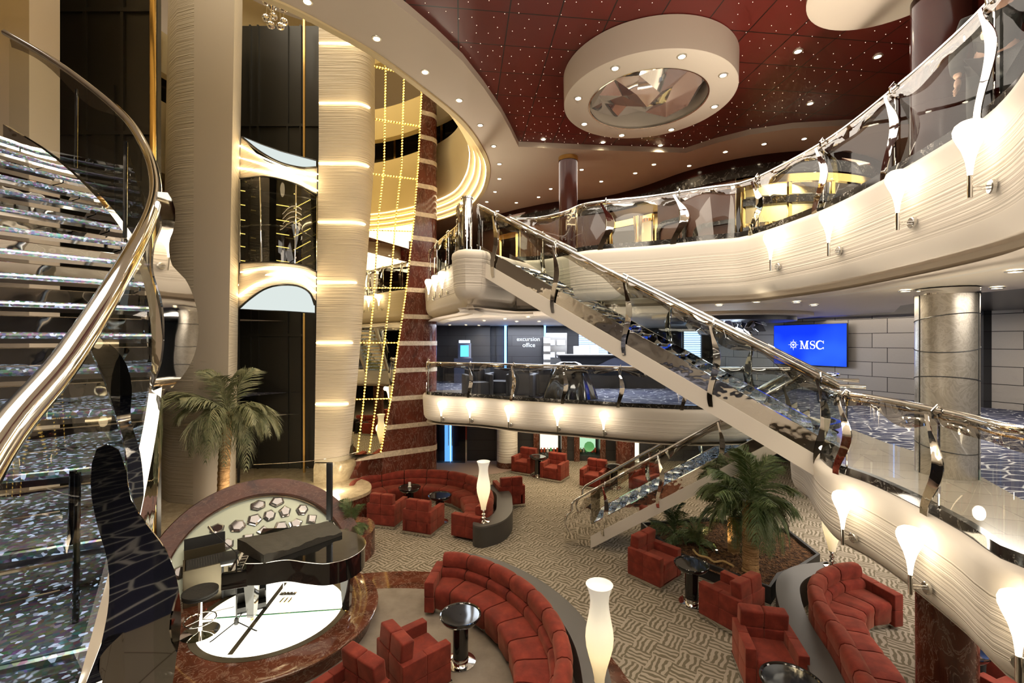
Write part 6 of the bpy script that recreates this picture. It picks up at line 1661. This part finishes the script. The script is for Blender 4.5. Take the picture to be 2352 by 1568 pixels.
def build_people():
    # seated person in blue, mostly behind the brown marble column
    X0, Y0 = 6.62, 6.55
    t = thing('person', 'person in a blue shirt and black trousers sitting behind the brown marble column', 'person', (X0, Y0, 0))
    B = [(0, 0, .55), (0, .03, .72), (0, .04, .9), (0, .03, 1.06), (0, .0, 1.13), (0, -.02, 1.19), (0, -.04, 1.30)]
    B += [(-.19, .02, 1.02), (-.25, -.06, .80), (-.20, -.26, .66), (.19, .02, 1.02), (.25, -.06, .80), (.20, -.26, .66)]
    E = [(0, 1), (1, 2), (2, 3), (3, 4), (4, 5), (5, 6), (3, 7), (7, 8), (8, 9), (3, 10), (10, 11), (11, 12)]
    R = [.13, .125, .14, .12, .055, .055, .095, .055, .045, .035, .055, .045, .035]
    B += [(-.10, -.04, .52), (-.12, -.48, .53), (-.12, -.50, .10), (-.12, -.62, .05), (.10, -.04, .52), (.12, -.48, .53), (.12, -.50, .10), (.12, -.62, .05)]
    E += [(0, 13), (13, 14), (14, 15), (15, 16), (0, 17), (17, 18), (18, 19), (19, 20)]; R += [.10, .07, .045, .04, .10, .07, .045, .04]
    J, E2, R2 = hand(t, Vector((-.20, -.26, .66)), Vector((.1, -1, -.2)), Vector((0, 0, 1))); k = len(B)
    body = person_mesh(t, B, E, R, 'skin', 'body')
    for s in (-1, 1):
        J, E2, R2 = hand(t, Vector((s * .20, -.26, .655)), Vector((-.2 * s, -1, -.15)), Vector((0, 0, 1))); person_mesh(t, J, E2, R2, 'skin', 'hand')
    MBh = MB(); bmesh.ops.create_uvsphere(MBh.bm, u_segments=20, v_segments=14, radius=.1, matrix=Matrix.Translation((0, -.05, 1.33)) @ Matrix.Diagonal((.82, 1.0, 1.22, 1))); MBh.smooth = True
    for f in MBh.bm.faces: f.smooth = True
    MBh.lathe([(.012, 0), (.004, .03)], (0, -.155, 1.30), 8); MBh.build('head', 'skin', t, sharp=0)
    h = MB(); bmesh.ops.create_uvsphere(h.bm, u_segments=20, v_segments=14, radius=.107, matrix=Matrix.Translation((0, -.03, 1.36)) @ Matrix.Diagonal((.86, 1.0, 1.15, 1)))
    for f in h.bm.faces: f.smooth = True
    h.build('hair', 'hair', t, sharp=0)
    person_mesh(t, [(0, .01, .56), (0, .04, .74), (0, .05, .92), (0, .04, 1.05), (-.2, .02, 1.02), (-.26, -.05, .82), (.2, .02, 1.02), (.26, -.05, .82)], [(0, 1), (1, 2), (2, 3), (3, 4), (4, 5), (3, 6), (6, 7)], [.165, .15, .165, .12, .075, .065, .075, .065], 'blue_shirt', 'shirt')
    person_mesh(t, [(0, 0, .52), (-.1, -.04, .53), (-.12, -.5, .54), (-.12, -.51, .14), (.1, -.04, .53), (.12, -.5, .54), (.12, -.51, .14)], [(0, 1), (1, 2), (2, 3), (0, 4), (4, 5), (5, 6)], [.15, .12, .085, .065, .12, .085, .065], 'black_fabric', 'trousers')
    t.rotation_euler = (0, 0, -.9)
    # person in black leaning near the upper railing, head above the picture
    t = thing('person', 'person in dark clothes standing behind the upper right railing, cropped at the top', 'person', (4.42, 4.15, ZU))
    B = [(0, 0, .95), (0, 0, 1.15), (0, -.03, 1.33), (0, -.05, 1.44), (0, -.06, 1.52), (0, -.08, 1.62), (-.19, -.04, 1.38), (-.26, -.02, 1.10), (-.24, -.12, .86), (.19, -.04, 1.38), (.26, -.02, 1.10), (.24, -.12, .86), (-.1, 0, .9), (-.12, .02, .48), (-.12, .04, .08), (-.12, -.10, .04), (.1, 0, .9), (.12, 0, .48), (.12, .04, .08), (.12, -.10, .04)]
    E = [(0, 1), (1, 2), (2, 3), (3, 4), (4, 5), (2, 6), (6, 7), (7, 8), (2, 9), (9, 10), (10, 11), (0, 12), (12, 13), (13, 14), (14, 15), (0, 16), (16, 17), (17, 18), (18, 19)]
    person_mesh(t, B, E, [.12, .12, .13, .08, .05, .06, .055, .045, .033, .055, .045, .033, .10, .065, .04, .04, .10, .065, .04, .04], 'skin', 'body')
    person_mesh(t, [B[0], B[1], B[2], B[6], B[7], (-.24, -.11, .88), B[9], B[10], (.24, -.11, .88)], [(0, 1), (1, 2), (2, 3), (3, 4), (4, 5), (2, 6), (6, 7), (7, 8)], [.16, .155, .15, .085, .07, .055, .085, .07, .055], 'black_fabric', 'jacket')
    person_mesh(t, [B[0], B[12], B[13], (-.12, .04, .1), B[16], B[17], (.12, .04, .1)], [(0, 1), (1, 2), (2, 3), (0, 4), (4, 5), (5, 6)], [.15, .12, .085, .07, .12, .085, .07], 'black_matte', 'trousers')
    for s, w in ((-1, B[8]), (1, B[11])):
        J, E2, R2 = hand(t, Vector(w), Vector((0, -.2, -1)), Vector((1, 0, 0))); person_mesh(t, J, E2, R2, 'skin', 'hand')
    h = MB(); bmesh.ops.create_uvsphere(h.bm, u_segments=20, v_segments=14, radius=.1, matrix=Matrix.Translation((0, -.1, 1.68)) @ Matrix.Diagonal((.82, 1.0, 1.22, 1)))
    for f in h.bm.faces: f.smooth = True
    h.lathe([(.012, 0), (.004, .03)], (0, -.205, 1.66), 8); h.build('head', 'skin', t, sharp=0)
    h = MB(); bmesh.ops.create_uvsphere(h.bm, u_segments=20, v_segments=14, radius=.107, matrix=Matrix.Translation((0, -.08, 1.71)) @ Matrix.Diagonal((.86, 1.0, 1.15, 1)))
    for f in h.bm.faces: f.smooth = True
    h.build('hair', 'hair', t, sharp=0); t.rotation_euler = (0, 0, -.9)

def build_lights():
    W = (1, .90, .78)
    # soft fill coming down from the ceilings of the three decks (downlights taken together, plus added fill)
    def area(x, y, z, e, s, c=W, rot=None, sy=None): return lamp('ceiling_fill', 'AREA', (x, y, z), e, c, s, rot, sy=sy)
    area(2.5, 6.5, 8.75, 110, 4.5)
    area(1.0, 11.8, 9.1, 80, 4)
    area(-5.5, 10.5, 16.5, 260, 6, (1, .86, .64)); area(-1.0, .8, 8.9, 140, 3, (1, .86, .68), rot=(1.05, 0, .35))  # second one: tilted fill added over the camera to brighten the left columns
    area(1.0, 2.0, 9.0, 60, 4)
    area(-4.0, 2.5, 9.0, 60, 3)
    area(9, 8, 9.0, 90, 5)
    # ground spotlights on the ledge by the palm and the lift columns
    lamp('ledge_light', 'POINT', (-5.9, 10.35, 1.1), 45, (1, .86, .66), .1); lamp('ledge_light', 'POINT', (-4.7, 12.1, 1.0), 18, (1, .86, .66), .1)
    # middle deck below the upper deck
    area(1.5, 15.8, 5.40, 400, 6, (.80, .86, 1), sy=4)
    area(8.0, 8.0, 5.48, 200, 3, (1, .90, .78)); area(9.6, 13.0, 5.48, 30, 3, (1, .90, .80)); area(-7.5, -2.5, 5.3, 90, 3); area(5.8, 3.5, 5.40, 60, 2)  # includes fill added for the silver wall and the rear left
    # lower lounge below the middle deck
    area(2.5, 15.5, 2.45, 110, 6, (1, .82, .55), sy=4)
    area(7.5, 5.5, 2.45, 100, 3); area(8, 11, 2.45, 80, 3)
    w = bpy.data.worlds.new('World'); SC.world = w; w.use_nodes = True; w.node_tree.nodes['Background'].inputs[0].default_value = (1, .82, .6, 1); w.node_tree.nodes['Background'].inputs[1].default_value = .3

def main():
    build_materials(); build_shell(); build_lower_back(); build_mid_back(); build_columns(); build_lift(); build_pier()
    build_rails(); spiral(); build_lounge(); build_plants(); build_stage(); build_piano(); build_sconces(); build_ceiling_lights()
    build_upper_shops(); build_mid_furniture(); build_people(); build_lights()
    cam = bpy.data.cameras.new('camera'); cam.sensor_width = 36; cam.lens = 36 * F / 2352; cam.clip_start = .05; cam.clip_end = 100
    o = bpy.data.objects.new('camera', cam); COL.objects.link(o); o.location = (0, 0, EYE); o.rotation_euler = (PI / 2, 0, 0); SC.camera = o
    vs = SC.view_settings; SC.display_settings.display_device = 'sRGB'; vs.view_transform = 'Standard'; vs.look = 'None'; vs.gamma = 1; vs.exposure = .78; vs.use_curve_mapping = False
    cy = SC.cycles; cy.max_bounces = 6; cy.diffuse_bounces = 3; cy.glossy_bounces = 3; cy.transmission_bounces = 2; cy.transparent_max_bounces = 12; cy.use_adaptive_sampling = True; cy.adaptive_threshold = .06; cy.adaptive_min_samples = 12; cy.sample_clamp_indirect = 4; cy.caustics_reflective = False; cy.caustics_refractive = False; cy.use_denoising = True
main()
